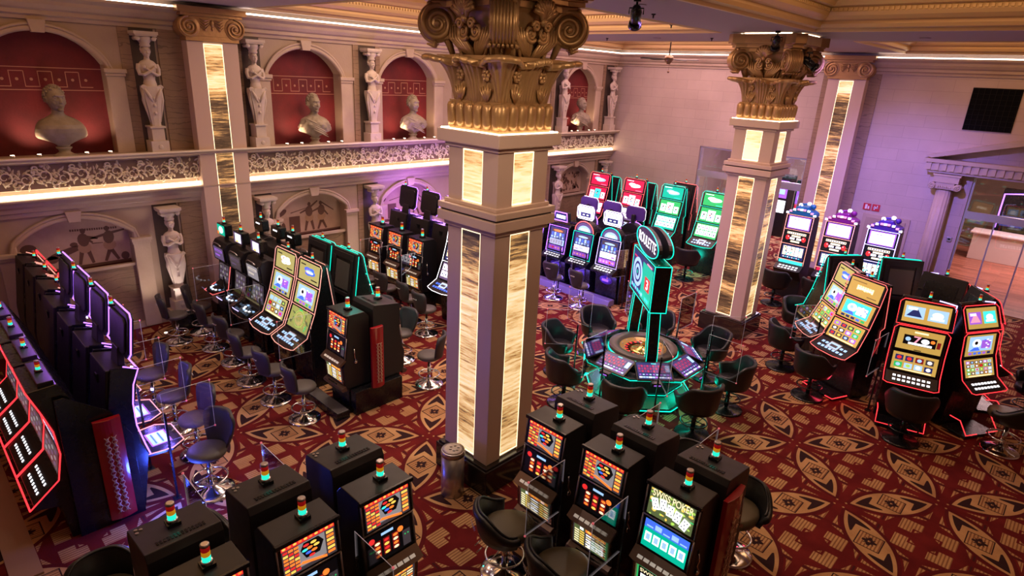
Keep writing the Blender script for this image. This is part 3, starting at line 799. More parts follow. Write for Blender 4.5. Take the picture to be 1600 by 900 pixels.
# ---- murals in the lower niches
def mural(yc, hw, kind, lab):
    mb = MB(); m0 = stone_mat('mural_ground', (.42, .26, .20), (.58, .40, .31), .7, 1.4); md = mat('mural_umber', (.13, .06, .045), .8); ml = mat('mural_ochre', (.42, .25, .17), .8)
    pts = arc_pts(yc, hw, 2.22, .42, 16)
    X0 = XL-.30
    mb.prism([(yc-hw, 1.50)]+[(yc-hw, 2.2)]+pts+[(yc+hw, 2.2), (yc+hw, 1.50)], X0-.03, X0, m0)
    def blob(y, z, a, b, m, rot=0, lay=1):
        P = []
        for i in range(14):
            t = 2*PI*i/14; u, v = a*math.cos(t), b*math.sin(t)
            P.append((X0+.002*lay, y+u*math.cos(rot)-v*math.sin(rot), z+u*math.sin(rot)+v*math.cos(rot)))
        mb.add(P, [tuple(range(14))], m)
    def limb(y0, z0, y1, z1, w, m, lay=2):
        d = Vector((y1-y0, z1-z0)).normalized()*w; n = (-d.y, d.x)
        mb.add([(X0+.002*lay, y0+n[0], z0+n[1]), (X0+.002*lay, y1+n[0]*.6, z1+n[1]*.6), (X0+.002*lay, y1-n[0]*.6, z1-n[1]*.6), (X0+.002*lay, y0-n[0], z0-n[1])], [(0, 1, 2, 3)], m)
    def man(y, s, arms, h=.62):
        K = 1.30; z = 1.55; Z = lambda q: z+q*K; Yq = lambda q: y+q*K
        limb(Yq(-.03), Z(.30), Yq(-.10*s), Z(.02), .035*K, md); limb(Yq(.03), Z(.30), Yq(.09*s), Z(.02), .035*K, md)
        blob(y, Z(.29), .095*K, .09*K, ml, 0, 3); blob(y, Z(.42), .080*K, .11*K, md, .1*s, 4); blob(Yq(.01*s), Z(.565), .036*K, .045*K, md, 0, 4)
        for (ay, az) in arms: limb(y, Z(.48), Yq(ay*s), Z(az), .024*K, md, 3)
    if kind == 0:
        blob(yc-.18, 1.88, .36, .07, md, .28); blob(yc-.42, 1.76, .10, .08, md); blob(yc-.02, 2.02, .07, .05, md); blob(yc-.70, 1.75, .16, .10, md, .4); blob(yc-.78, 2.02, .14, .12, md)
        man(yc+.16, 1, [(.20, .42), (.12, .36)]); man(yc+.62, -1, [(.28, .42), (-.24, .52)]); limb(yc+.30, 2.0, yc+.5, 1.99, .012, md)
        mb.box(X0, X0+.004, yc-hw+.04, yc+hw-.02, 1.50, 1.56, md); blob(yc+.88, 1.64, .08, .09, md)
        for i in range(20): mb.box(X0, X0+.003, yc-.05+i*.043, yc-.02+i*.043, 2.30-.002*i, 2.345-.002*i, md)
    elif kind == 3:
        rr = random.Random(9)
        for i in range(60): blob(yc+rr.uniform(-hw, hw)*.85, rr.uniform(1.58, 2.3), rr.uniform(.04, .16), rr.uniform(.02, .06), rr.choice([md, ml, md]), rr.uniform(0, 3), 1+i % 4)
    else:
        man(yc-.08+.1*kind, 1, [(.2, .62), (-.2, .4)], .66); man(yc+.28+.1*kind, -1, [(.22, .4), (-.15, .3)]); mb.box(X0, X0+.004, yc-.55, yc-.25, 1.56, 2.0, md)
        blob(yc-.75, 2.12, .16, .07, md, .5); blob(yc-.72, 1.75, .06, .12, md); limb(yc-.5, 2.1, yc+.0, 2.2, .012, md); limb(yc+.4, 2.3, yc+.75, 2.05, .02, md)
        mb.box(X0, X0+.004, yc-hw+.04, yc+hw-.02, 1.50, 1.55, md)
    o = mb.build('mural'); tag(o, lab, 'painting', 'murals in the lower arches')
mural(2.6, 1.0, 0, 'wide faded mural of two fighters and a lying figure under the first lower arch')
mural(7.87, .96, 1, 'mural of standing warriors and a box under the arch right of the first lit pilaster')
mural(10.97, .93, 2, 'mural under the purple-lit arch behind the raised violet-edged screens')
mural(18.85, .90, 3, 'small crowded brown mural in the far corner arch beside the back wall')

# ---- sculpture
def fuse(o, v):
    q = o.modifiers.new('fuse', 'REMESH'); q.mode = 'VOXEL'; q.voxel_size = v; q.use_smooth_shade = True
    q = o.modifiers.new('soften', 'SMOOTH'); q.iterations = 1; q.factor = .5
    return o
def face_fn(d):
    x, y, z = d.x, d.y, d.z
    q = 1.0
    if y < .15:
        q += .0
        for s in (-1, 1): q -= .15*math.exp(-(((x-s*.34)/.17)**2+((z-.10)/.12)**2))
        q += .03*math.exp(-((x/.5)**2+((z-.30)/.12)**2))
        q += .10*math.exp(-((x/.25)**2+((z+.80)/.18)**2))
    q -= .10*max(0, -z-.1)*abs(x)
    return q
def head(mb, c, s, m, turn=0):
    T = Matrix.Translation(c) @ Matrix.Rotation(turn, 4, 'Z') @ Matrix.Scale(s, 4)
    mb.ball((0, 0, 0), (.088, .112, .135), m, 48, 36, T, face_fn)
    rings = []                                            # nose, narrow at the bridge and broad at the nostrils
    for (z, y, w, o) in ((.040, -.096, .010, .004), (.020, -.098, .010, .010), (.0, -.100, .012, .020), (-.020, -.100, .015, .032), (-.034, -.098, .020, .036), (-.043, -.096, .018, .020), (-.046, -.094, .010, .004)):
        rings.append([(w*math.cos(t), y-o*max(0, math.sin(t))+.012*min(0, math.sin(t)), z) for t in [2*PI*k/12 for k in range(12)]])
    mb.loft(rings, m, T)
    mb.tube([(-.062, -.080, .034), (-.040, -.099, .046), (-.014, -.104, .040), (.014, -.104, .040), (.040, -.099, .046), (.062, -.080, .034)], [.006, .012, .011, .011, .012, .006], m, 8, T=T)
    for sx in (-1, 1):
        mb.ball((sx*.034, -.086, .020), (.017, .013, .011), m, 10, 8, T)
        mb.ball((sx*.046, -.070, -.034), (.026, .020, .026), m, 12, 8, T)
        mb.ball((sx*.088, .015, -.005), (.014, .026, .036), m, 10, 8, T)
    mb.tube([(-.026, -.092, -.070), (-.010, -.103, -.064), (0, -.105, -.067), (.010, -.103, -.064), (.026, -.092, -.070)], [.003, .006, .006, .006, .003], m, 8, T=T)
    mb.tube([(-.024, -.090, -.079), (0, -.101, -.084), (.024, -.090, -.079)], [.003, .008, .003], m, 8, T=T)
    mb.ball((0, -.080, -.112), (.030, .026, .022), m, 12, 8, T); mb.ball((0, -.012, -.075), (.064, .078, .055), m, 16, 10, T)
def hair(c, s, m, turn=0, seed=0, longer=0):
    mb = MB(); T = Matrix.Translation(c) @ Matrix.Rotation(turn, 4, 'Z') @ Matrix.Scale(s, 4)
    rr = random.Random(seed)
    mb.ball((0, .022, .026), (.096, .104, .122), m, 24, 16, T, lambda d: 1+(-.35 if (d.y < -.10 and d.z < .42) else 0))
    for k in range(300):                                  # short carved locks
        th = rr.uniform(.0, 2.05); ph = rr.uniform(0, 2*PI)
        d = Vector((math.sin(th)*math.cos(ph), math.sin(th)*math.sin(ph), math.cos(th)))
        if d.y < -.30 and d.z < .62: continue
        p = Vector((.096*d.x, .022+.104*d.y, .026+.122*d.z)); t = d.cross(Vector((rr.uniform(-1, 1), rr.uniform(-1, 1), rr.uniform(-1, 1)))).normalized()
        mb.tube([p-t*.014, p+d*.005, p+t*.014-d*.002], [.006, .010, .004], m, 6, T=T)
    return mb
def bust(loc, rz, s, seed, lab, name='marble_bust'):
    r = empty(name, loc, rz); r['label'] = lab; r['category'] = 'bust'; r['group'] = 'busts on the ledge'
    rr = random.Random(seed); ph = rr.uniform(0, 6)
    prof = [(.12, .075, .07, 0), (.16, .09, .08, -.01), (.195, .15, .10, -.02), (.23, .235, .12, -.025), (.262, .325, .135, -.025), (.29, .350, .145, -.025), (.34, .352, .16, -.03), (.40, .340, .17, -.03), (.45, .315, .165, -.02), (.495, .275, .145, .0), (.53, .215, .12, .01), (.56, .145, .10, .01), (.585, .10, .09, .005), (.61, .084, .085, .0), (.65, .075, .078, -.01), (.72, .075, .078, -.02)]
    rings = []
    for (z, rx, ry, yo) in prof:
        ring = []
        for k in range(72):
            a = 2*PI*k/72; f = 1+(.05*math.sin(8*a+z*26+ph)+.025*math.sin(15*a-z*30) if (.2 < z < .54 and seed) else 0)
            ring.append((rx*.90*f*math.cos(a)*s, (ry*f*math.sin(a)+yo)*s, z*s))
        rings.append(ring)
    mb = MB(); mb.loft(rings, M_bust)
    if seed:                                             # cloak edge over one shoulder
        for k in range(5):
            pts = [((-.22+.40*t+.015*k)*s, (-.112-.068*math.sin(PI*(.12+.76*t)))*s, (.535-.045*k-.20*t) * s) for t in [i/10 for i in range(11)]]
            mb.tube(pts, [(.006+.014*math.sin(PI*i/10))*s for i in range(11)], M_bust, 6)
    tn = {0: .25, 1: .35, 2: .35, 3: .6}[seed]; head(mb, (0, -.03*s, .80*s), 1.26*s, M_bust, tn)
    fuse(mb.build('bust_figure', r), .0055*s)
    hair((0, -.03*s, .80*s), 1.28*s, M_bust, tn, seed).build('hair', r)
    sc = MB().lathe([(.15*s, 0), (.15*s, .015*s), (.11*s, .03*s), (.07*s, .06*s), (.075*s, .09*s), (.10*s, .115*s), (.10*s, .13*s)], M_bust, 24)
    sc.build('socle', r)
bust((XL+.12, 2.66, Z_LEDGE), PI/2, 1.32, 0, 'broad-shouldered stone bust in the big first crimson niche, leftmost of the busts')
bust((XL+.12, 7.97, Z_LEDGE), PI/2-.25, 1.24, 1, 'draped stone bust with lit face in the second crimson niche')
bust((XL+.12, 11.05, Z_LEDGE), PI/2-.25, 1.24, 2, 'draped stone bust in the third crimson niche beside the front column')
bust((XL+.12, 18.85, Z_LEDGE), PI/2-.5, 1.24, 3, 'stone bust in the far crimson niche nearest the corner')

def make_term():
    r = empty('caryatid_statue'); r['category'] = 'statue'; m = M_statue; r['label'] = 'x'
    mb = MB(); mb.box(-.17, .17, -.14, .20, 0, .24, m); mb.box(-.12, .12, -.10, .20, .24, .50, m); mb.box(-.15, .15, -.13, .20, .50, .54, m); mb.ball((0, -.142, .12), (.05, .012, .05), m, 12, 6)
    mb.build('plinth', r, bevel=.008)
    mb = MB(); rings = []
    for (z, w, d) in ((.54, .085, .07), (.60, .085, .07), (.85, .115, .085), (1.10, .155, .10), (1.25, .175, .11), (1.33, .165, .11)):
        rings.append([(sx*w, sy*d, z) for sx, sy in ((-1, -1), (-.5, -1.18), (.5, -1.18), (1, -1), (1, 1), (-1, 1))])
    mb.loft(rings, m, smooth=False)
    for s in (-1, 1):
        mb.tube([(s*(.02+.13*t), -.11-.02*math.sin(PI*t), 1.02+.26*t) for t in (0, .25, .5, .75, 1)], [.012, .025, .035, .03, .02], m, 8)
        pts = [(s*(.15+.055*(1-.7*t)*math.cos(3.6*PI*t)), -.10, 1.30+.055*(1-.7*t)*math.sin(3.6*PI*t)) for t in [i/20 for i in range(21)]]
        mb.tube(pts, .014, m, 6)
        mb.tube([(s*.16, -.06, 1.28), (s*.175, -.05, 1.05), (s*.13, -.04, .80), (s*.10, -.03, .62)], [.03, .035, .02, .01], m, 8)
    for z in (.80, .95, 1.10): mb.ball((0, -.115, z), (.03, .02, .035), m, 8, 6)
    mb.build('tapered_pedestal', r)
    mb = MB(); rings = []
    for (z, rx, ry, yo) in ((1.30, .135, .095, 0), (1.38, .125, .09, 0), (1.45, .105, .08, 0), (1.53, .115, .085, 0), (1.62, .145, .095, -.005), (1.70, .16, .10, 0), (1.76, .165, .09, .0), (1.81, .12, .07, .0), (1.84, .055, .05, -.005), (1.90, .045, .045, -.01), (1.93, .045, .045, -.01)):
        rings.append([(rx*math.cos(2*PI*k/24), yo+ry*math.sin(2*PI*k/24), z) for k in range(24)])
    mb.loft(rings, m)
    for s in (-1, 1):                                   # arms crossed over the chest
        mb.tube([(s*.16, 0, 1.75), (s*.185, -.02, 1.66), (s*.175, -.05, 1.56), (s*.12, -.11, 1.55), (s*.0, -.135, 1.62), (-s*.07, -.125, 1.68)], [.045, .043, .038, .034, .027, .022], m, 10)
        mb.ball((-s*.095, -.12, 1.70), (.03, .016, .038), m, 8, 6)
        for f in range(4): mb.tube([(-s*(.085+.012*f), -.128, 1.715-.012*f), (-s*(.105+.012*f), -.122, 1.745-.014*f)], [.007, .005], m, 6)
    head(mb, (0, -.015, 1.99), .86, m)
    fuse(mb.build('figure', r), .006)
    hair((0, -.005, 2.0), .90, m, 0, 4, 1).build('hair', r)
    mb = MB(); mb.lathe([(.085, 2.08), (.10, 2.11), (.085, 2.14), (.12, 2.20), (.14, 2.26), (.13, 2.28)], m, 20)
    for s in (-1, 1):
        pts = [(s*(.15+.045*(1-.75*t)*math.cos(4*PI*t)), -.12, 2.235+.045*(1-.75*t)*math.sin(4*PI*t)) for t in [i/18 for i in range(19)]]
        mb.tube(pts, .012, m, 6); mb.tube([(s*.15, -.13, 2.235), (s*.15, .1, 2.235)], .04, m, 10)
    mb.box(-.20, .20, -.16, .20, 2.28, 2.31, m); mb.box(-.22, .22, -.18, .20, 2.31, 2.37, m)
    mb.build('capital', r)
    return r
TERM = Kind(make_term())
for y, lab in ((4.30, 'left of the first lit pilaster'), (6.50, 'right of the first lit pilaster'), (9.63, 'between the second and third niches'), (17.68, 'left of the far crimson niche'), (20.62, 'in the corner by the back wall')):
    TERM.put((XL+.225, y, Z_LEDGE), PI/2, 'plaster caryatid with crossed arms on the upper ledge, '+lab, 'upper caryatids')
for y, lab in ((4.30, 'beside the wide fighters mural'), (6.50, 'behind the dark machines'), (9.63, 'lit purple behind the orange reel machines'), (17.68, 'left of the small corner mural'), (20.62, 'in the corner by the back wall')):
    TERM.put((XL+.225, y, .34), PI/2, 'plaster caryatid with crossed arms on the lower wall, '+lab, 'lower caryatids')
mb = MB()
for y in (4.30, 6.50, 9.63, 17.68, 20.62):
    for z0, z1 in ((Z_LEDGE, 6.33), (.34, 2.75)): mb.box(XL-.0, XL+.012, y-.25, y+.25, z0, z1, M_dkmarble)
    mb.box(XL, XL+.42, y-.24, y+.24, 0, .34, M_cornice)
struct(mb.build('trim_30'))

def spiral(c, R_, turns, e1, e2, n=40, inner=.12, s=1, t0=0):
    c, e1, e2 = Vector(c), Vector(e1), Vector(e2)
    return [c+e1*(R_*(1-(1-inner)*t)*math.cos(t0+s*2*PI*turns*t))+e2*(R_*(1-(1-inner)*t)*math.sin(t0+s*2*PI*turns*t)) for t in [i/n for i in range(n+1)]]

# ---- wall pilasters with backlit panels
def pilaster(name, loc, rz, lab, w=1.06, d=.30, ztop=6.16, panels=((.95, .50, 3.05), (.20, 3.05, 3.12), (.50, 3.12, 6.10))):
    """local frame: front is -y, wall plane at y = 0"""
    r = empty(name, loc, rz); tag(r, lab, 'pilaster')
    h = w/2; pw = .20
    mb = MB(); mb.box(-h, -pw, -d, 0, 0, ztop, M_pillar); mb.box(pw, h, -d, 0, 0, ztop, M_pillar); mb.box(-pw, pw, -d+.03, 0, 0, ztop, M_pillar)
    mb.build('shaft', r, bevel=.006)
    MB().box(-h-.04, h+.04, -d-.04, 0, 0, .30, M_blkstone).build('base', r, bevel=.006)
    for (dk, z0, z1) in panels:
        if z1-z0 < .2: continue
        o = MB().box(-pw+.012, pw-.012, -d+.012, -d+.03, z0+.01, z1-.01, M_onyx).build('backlit_panel', r); o.pass_index = int(dk*22)
    mb = MB()
    for s in (-1, 1): mb.box(*sorted((s*pw, s*(pw-.012))), -d+.006, -d+.034, 2.2, ztop-.05, M_ledpanel)
    mb.box(-pw, pw, -d+.004, -d+.034, ztop-.06, ztop-.045, M_ledpanel); mb.build('light_line', r)
    # ionic capital
    mb = MB(); mb.box(-h-.02, h+.02, -d-.05, 0, ztop, ztop+.12, M_gold)
    mb.box(-h-.10, h+.10, -d-.12, 0, ztop+.48, ztop+.54, M_gold); mb.box(-h-.17, h+.17, -d-.18, 0, ztop+.54, ztop+.66, M_gold)
    mb.box(-h+.06, h-.06, -d-.06, 0, ztop+.10, ztop+.50, M_gold)
    for s in (-1, 1):
        c = (s*(h-.06), -d-.02, ztop+.27)
        mb.tube([(c[0], -d-.07, c[2]), (c[0], -.02, c[2])], .215, M_gold, 24)
        mb.tube(spiral((c[0], -d-.085, c[2]), .205, 2.4, (1, 0, 0), (0, 0, 1), s=-s, t0=PI/2), .022, M_gold, 8)
        mb.ball((c[0], -d-.09, c[2]), (.035, .03, .035), M_gold, 10, 6)
        for k in range(4): mb.tube([(s*.05, -d-.07, ztop+.42-.03*k), (s*.16, -d-.09, ztop+.40-.06*k), (s*(.24), -d-.07, ztop+.44-.05*k)], [.008, .02, .006], M_gold, 6)
    mb.ball((0, -d-.07, ztop+.36), (.04, .03, .07), M_gold, 10, 8); mb.ball((0, -d-.07, ztop+.25), (.025, .02, .045), M_gold, 8, 6)
    mb.build('capital', r, bevel=.006)
    return r
pilaster('pilaster', (XL+.02, 5.60, 0), PI/2, 'wall pilaster with tall backlit stone panel and scroll capital on the left wall')
pilaster('pilaster', (XL+.02, 14.3, 0), PI/2, 'lit wall pilaster on the left wall hidden behind the front column')
pilaster('pilaster', (-6.20, YB-.02, 0), 0, 'tall lit pilaster with a brown striped stone panel on the back wall', panels=((.55, .5, 3.25), (.85, 3.25, 4.4), (.80, 4.4, 5.75), (.3, 5.75, 6.1)))

# ---- the two great columns
def column(cx, cy, lab, dark):
    r = empty('ornate_column', (cx, cy, 0)); tag(r, lab, 'column'); r['kind'] = 'thing'
    H = .46
    MB().box(-.56, .56, -.56, .56, 0, .41, M_blkstone).box(-.53, .53, -.53, .53, .41, .44, M_blkstone).build('base', r, bevel=.012)
    mb = MB()
    pw = .185
    for sx in (-1, 1):
        for sy in (-1, 1):
            mb.box(*sorted((sx*pw, sx*H)), *sorted((sy*pw, sy*H)), .44, 5.12, M_pillar)
    mb.box(-H+.03, H-.03, -pw, pw, .44, 5.12, M_pillar); mb.box(-pw, pw, -H+.03, H-.03, .44, 5.12, M_pillar)
    mb.build('shaft', r, bevel=.006)
    mb = MB(); mb.box(-.50, .50, -.50, .50, 3.86, 3.93, M_pillar); mb.box(-.565, .565, -.565, .565, 3.93, 4.06, M_pillar); mb.box(-.53, .53, -.53, .53, 4.06, 4.085, M_brown); mb.box(-.56, .56, -.56, .56, 4.085, 4.17, M_pillar); mb.box(-.50, .50, -.50, .50, 4.17, 4.22, M_pillar)
    mb.build('band', r, bevel=.01)
    mb = MB(); mb.box(-.50, .50, -.50, .50, 4.90, 4.96, M_pillar); mb.box(-.575, .575, -.575, .575, 4.96, 5.12, M_pillar); mb.build('collar', r, bevel=.012)
    lines = MB()
    for f in range(4):
        T = Matrix.Rotation(f*PI/2, 4, 'Z')
        for (z0, z1, dk) in ((.50, 2.9, dark[f][0]), (2.9, 3.84, dark[f][1]), (4.24, 4.88, dark[f][2])):
            o = MB().box(-pw+.010, pw-.010, -H+.010, -H+.029, z0, z1, M_onyx, T).build('backlit_panel', r); o.pass_index = dk
        for (z0, z1) in ((.50, 3.84), (4.24, 4.88)):
            for s in (-1, 1): lines.box(*sorted((s*pw, s*(pw-.010))), -H+.004, -H+.032, z0, z1, M_ledpanel, T)
            lines.box(-pw, pw, -H+.002, -H+.032, z0-.01, z0+.004, M_ledpanel, T); lines.box(-pw, pw, -H+.002, -H+.032, z1-.004, z1+.008, M_ledpanel, T)
    lines.build('light_line', r)
    q = .535
    mb = MB()
    for f in range(4): mb.box(-q, q, -q, -q+.02, 5.12, 5.134, M_ledwarm, Matrix.Rotation(f*PI/2, 4, 'Z'))
    mb.build('collar_light', r)
    # gadrooned band
    mb = MB(); mb.box(-.46, .46, -.46, .46, 5.12, 5.48, M_gold)
    for f in range(4):
        T = Matrix.Rotation(f*PI/2, 4, 'Z')
        for k in range(6):
            x = -.405+k*.162
            rings = []
            for (z, o_, w) in ((5.155, .035, .060), (5.22, .045, .070), (5.32, .055, .075), (5.41, .060, .074), (5.45, .045, .060), (5.465, .015, .03)):
                rings.append([(x+w*math.cos(a), -.46-o_*math.sin(a), z) for a in [PI*i/8 for i in range(9)]]+[(x-w, -.44, z), (x+w, -.44, z)])
            mb.loft(rings, M_gold, T)
    mb.build('gadroon_band', r)
    # acanthus tier: leaves at the corners and the middle of every face, ribs fanning to a curled rim
    def leafy(h_, prof, peaks, ribs, cornerk, NS=56, amp=.011, drop=.06, n_=7.0):
        rings = []
        for (v, o_, z) in prof:
            ring = []
            for f in range(4):
                Rm = Matrix.Rotation(f*PI/2, 2)
                for i in range(NS):
                    t = -.5+(i+.0)/NS
                    x, y = t*2*h_, -h_
                    q = (abs(x/h_)**n_+1)**(1/n_); x /= q; y /= q
                    an = PI/4*(1 if t > 0 else -1)*(min(1, abs(t)*2))**5
                    pk = .5+.5*math.cos(2*PI*peaks*t)
                    ck = 1+cornerk*(min(1, abs(t)*2))**6
                    g = (t*peaks+.5) % 1-.5
                    rib = amp*(2*abs(math.cos(PI*ribs*g/(.55+.45*v)))-1.2)*min(1, .35+v)
                    out = o_*(.50+.50*pk**.7)*ck+rib-.050*(1-pk)**2*(v > .02)*min(1, v*3)
                    zz = z-drop*v**3*(1-pk)*1.0
                    p = Rm @ Vector((x+out*math.sin(an), y-out*math.cos(an)))
                    ring.append((p.x, p.y, zz))
            rings.append(ring)
        return rings
    PR = [(0, .0, 5.45), (.12, .012, 5.52), (.25, .025, 5.60), (.4, .045, 5.69), (.55, .075, 5.78), (.68, .115, 5.86), (.80, .165, 5.93), (.88, .215, 5.975), (.94, .26, 6.00), (1, .295, 6.005), (1, .320, 5.990), (1, .330, 5.965), (1, .322, 5.935), (1, .30, 5.925), (1, .26, 5.935), (1, .20, 5.955)]
    PR = [(0, -.05, 5.44)]+PR
    mb = MB(); mb.loft(leafy(.455, PR, 2, 6, .26, NS=96, amp=.020), M_gold, cap=False)
    for f in range(4):
        T = Matrix.Rotation(f*PI/2, 4, 'Z')
        for t in (-.25, .25):                             # rosettes and stems in the hollows
            x = t*2*.455
            for k in range(6):
                aa = k*PI/3; mb.ball((x+.042*math.cos(aa), -.485, 5.78+.046*math.sin(aa)), (.030, .03, .030), M_gold, 7, 5, T)
            mb.ball((x, -.505, 5.78), .024, M_gold, 7, 5, T)
            for k in range(5): mb.tube([(x, -.462, 5.48), (x+(k-2)*.030, -.488, 5.57), (x+(k-2)*.046, -.494, 5.67-.016*abs(k-2))], [.012, .022, .010], M_gold, 6, T=T)
            mb.ball((x, -.50, 5.87), (.030, .02, .035), M_gold, 8, 6, T)
    mb.build('acanthus_leaves', r)
    # upper tier: bell, volutes, shells
    mb = MB(); rings = []; mb.box(-.58, .58, -.58, .58, 5.95, 6.0, M_gold)
    for (h_, z) in ((.44, 5.96), (.40, 6.08), (.43, 6.28), (.54, 6.48), (.60, 6.54)):
        c = h_*.80; rings.append([(h_, -c, z), (h_, c, z), (c, h_, z), (-c, h_, z), (-h_, c, z), (-h_, -c, z), (-c, -h_, z), (c, -h_, z)])
    mb.loft(rings, M_gold, smooth=False)
    for f in range(4):
        ac = f*PI/2+PI/4; dc = Vector((math.sin(ac), -math.cos(ac), 0)); side = Vector((math.cos(ac), math.sin(ac), 0)); up = Vector((0, 0, 1))
        c = dc*.80+up*6.345; hw = .125
        mb.tube([c-side*hw, c+side*hw], .215, M_gold, 32)
        for s_ in (-1, 1):
            mb.tube(spiral(c+side*s_*hw, .215, 2.5, dc, up, 60, .06, s=-1, t0=PI*.95), [.036-.016*i/60 for i in range(61)], M_gold, 8)
            mb.ball(c+side*s_*(hw+.01), (.04, .04, .04), M_gold, 8, 6)
            mb.tube([dc*.46+side*s_*.10+up*6.0, dc*.52+side*s_*.13+up*6.14, dc*.62+side*s_*.13+up*6.22, dc*.74+side*s_*.10+up*6.16], [.05, .045, .035, .015], M_gold, 8)
            mb.ball(c+dc*.10+side*s_*(hw-.02)+up*.215, (.035, .035, .03), M_gold, 8, 6)
        for k in range(7):                               # ribs over the rim and the tongue down to the bell
            o_ = (k-3)*.036
            mb.tube([c+side*o_+dc*(.222*math.cos(t))+up*(.222*math.sin(t)) for t in [PI*.80-i*PI*1.30/16 for i in range(17)]], .020, M_gold, 7)
            mb.tube([dc*.48+side*o_*1.9+up*5.98, dc*.545+side*o_*1.7+up*6.12, dc*.57+side*o_*1.3+up*6.26, c+side*o_+dc*(-.18)+up*.12], .022, M_gold, 7)
            mb.tube([c+side*o_*1.15+dc*.02-up*.20, c+side*o_*1.5+dc*.05-up*.255, c+side*o_*1.3+dc*.12-up*.235], [.020, .028, .012], M_gold, 7)
        a = f*PI/2; d = Vector((math.sin(a), -math.cos(a), 0)); e = Vector((math.cos(a), math.sin(a), 0))
        for s_ in (-1, 1):                               # paired scrolls and ribbed leaves under the shell
            cc = d*.56+e*s_*.105+up*6.26
            mb.tube(spiral(cc, .095, 2.0, e*s_, up, 34, .10, s=1, t0=PI*1.2), [.026-.012*i/34 for i in range(35)], M_gold, 7)
            mb.ball(cc, (.03, .03, .03), M_gold, 7, 5)
            for k in range(6):
                u = k/5
                mb.tube([d*.45+e*s_*(.02+.05*u)+up*5.99, d*(.50+.02*u)+e*s_*(.05+.17*u)+up*(6.07+.02*u), d*(.54+.02*u)+e*s_*(.10+.24*u)+up*(6.17+.02*u), d*(.56-.02*u)+e*s_*(.14+.22*u)+up*(6.28+.06*u)], [.022, .028, .026, .012], M_gold, 6)
            mb.tube([d*.47+e*s_*.40+up*6.0, d*.53+e*s_*.43+up*6.16, d*.58+e*s_*.42+up*6.36], [.03, .045, .025], M_gold, 7)
        cs = d*.60+up*6.44                               # shell
        for k in range(9):
            t = -1.35+k*.3375
            tip = cs+e*(.19*math.sin(t))+up*(.03+.18*math.cos(t))+d*.07
            mb.tube([cs+d*.02-up*.06, (cs+tip)/2+d*.05, tip], [.018, .036, .030], M_gold, 8)
        mb.ball(cs+d*.04-up*.05, (.05, .05, .045), M_gold, 10, 8)
        for s_ in (-1, 1): mb.tube(spiral(cs+e*s_*.10-up*.10+d*.03, .06, 1.4, e*s_, up, 18, .2), .020, M_gold, 7)
    mb.build('volutes_and_shells', r)
    # abacus with cut corners and incurved sides
    def ab(h_, cut, dip): 
        pts = []
        for f in range(4):
            a = f*PI/2; R2 = Matrix.Rotation(a, 2)
            for p in ((-h_+cut*.5, -h_-cut*.2+.0), (-h_*.55, -h_+dip*.8), (0, -h_+dip), (h_*.55, -h_+dip*.8), (h_-cut*.5, -h_-cut*.2)): pts.append(tuple(R2 @ Vector(p)))
        return pts
    mb = MB(); mb.prism(ab(.66, .22, .06), 6.52, 6.60, M_gold, 'z'); mb.prism(ab(.72, .22, .06), 6.60, 6.66, M_gold, 'z'); mb.prism(ab(.79, .24, .06), 6.68, ZC-.03, M_gold, 'z'); mb.prism(ab(.74, .22, .06), 6.655, 6.685, M_gold, 'z')
    mb.build('abacus', r, bevel=.008)
    mb = MB()
    for f in range(4): mb.box(-.50, .50, -.66, -.64, ZC-.03, ZC-.004, M_ledwarm, Matrix.Rotation(f*PI/2, 4, 'Z'))
    mb.build('top_light', r)
column(-5.74, 5.74, 'massive lit column with gilt acanthus capital in front, next to the steel bin', [[6, 17, 4], [6, 7, 4], [5, 5, 5], [5, 5, 5]])
column(-5.80, 14.30, 'lit column with gilt acanthus capital standing further back behind the roulette table', [[17, 13, 2], [12, 10, 2], [5, 5, 5], [5, 5, 5]])

# ---- back wall with its openings
wall = MB()
def BW(x0, x1, z0, z1, m=M_block, d0=0, d1=.35): wall.box(x0, x1, YB+d0, YB+d1, z0, z1, m)
BW(XL-.6, -10.75, 0, ZC); BW(-10.75, -6.95, 3.70, ZC); BW(-6.95, -2.50, 0, ZC); BW(-2.50, 1.9, 3.78, ZC); BW(1.9, XR+.3, 0, ZC)
struct(wall.build('wall_back'))
mb = MB()
mb.box(-6.97, -6.72, YB-.03, YB, 0, 6.34, M_marble); mb.box(-5.68, -5.36, YB-.03, YB, 0, 6.34, M_marble)
struct(mb.build('trim_31'))
M_alu = mat('mauve_aluminium', (.50, .46, .50), .35, .6)
mb = MB()
for x in (-10.75, -8.85, -6.99): mb.box(x-.03, x+.03, YB+.05, YB+.12, 0, 3.70, M_alu)
mb.box(-10.75, -6.95, YB+.04, YB+.13, 2.62, 2.86, M_alu); mb.box(-10.75, -6.95, YB+.04, YB+.13, 3.64, 3.70, M_alu)
fr = struct(mb.build('window_1'))
MB().box(-10.72, -6.98, YB+.08, YB+.09, 0, 3.64, M_glass).build('glass_pane', fr)
mb = MB()
for x in (-2.47, .0, 1.87): mb.box(x-.03, x+.03, YB+.05, YB+.12, 0, 3.78, M_alu)
for x in (-1.75, -1.0): mb.box(x-.018, x+.018, YB+.07, YB+.10, 0, 2.6, M_alu)
mb.box(-2.50, 1.9, YB+.04, YB+.13, 2.60, 2.80, M_alu)
dr = struct(mb.build('door_1')); MB().box(-2.45, 1.86, YB+.08, YB+.09, 0, 3.74, M_glass).build('glass_pane', dr)
dp = struct(MB().box(-4.98, -3.70, YB-.05, YB, 0, 2.30, M_cornice).box(-4.88, -3.80, YB-.07, YB-.05, .05, 2.20, M_wall).box(-4.30, -4.27, YB-.075, YB-.069, .05, 2.2, M_brown).build('door_2', bevel=.008))
MB().box(-4.42, -4.38, YB-.11, YB-.07, 1.0, 1.12, M_chrome).build('door_handle', dp)
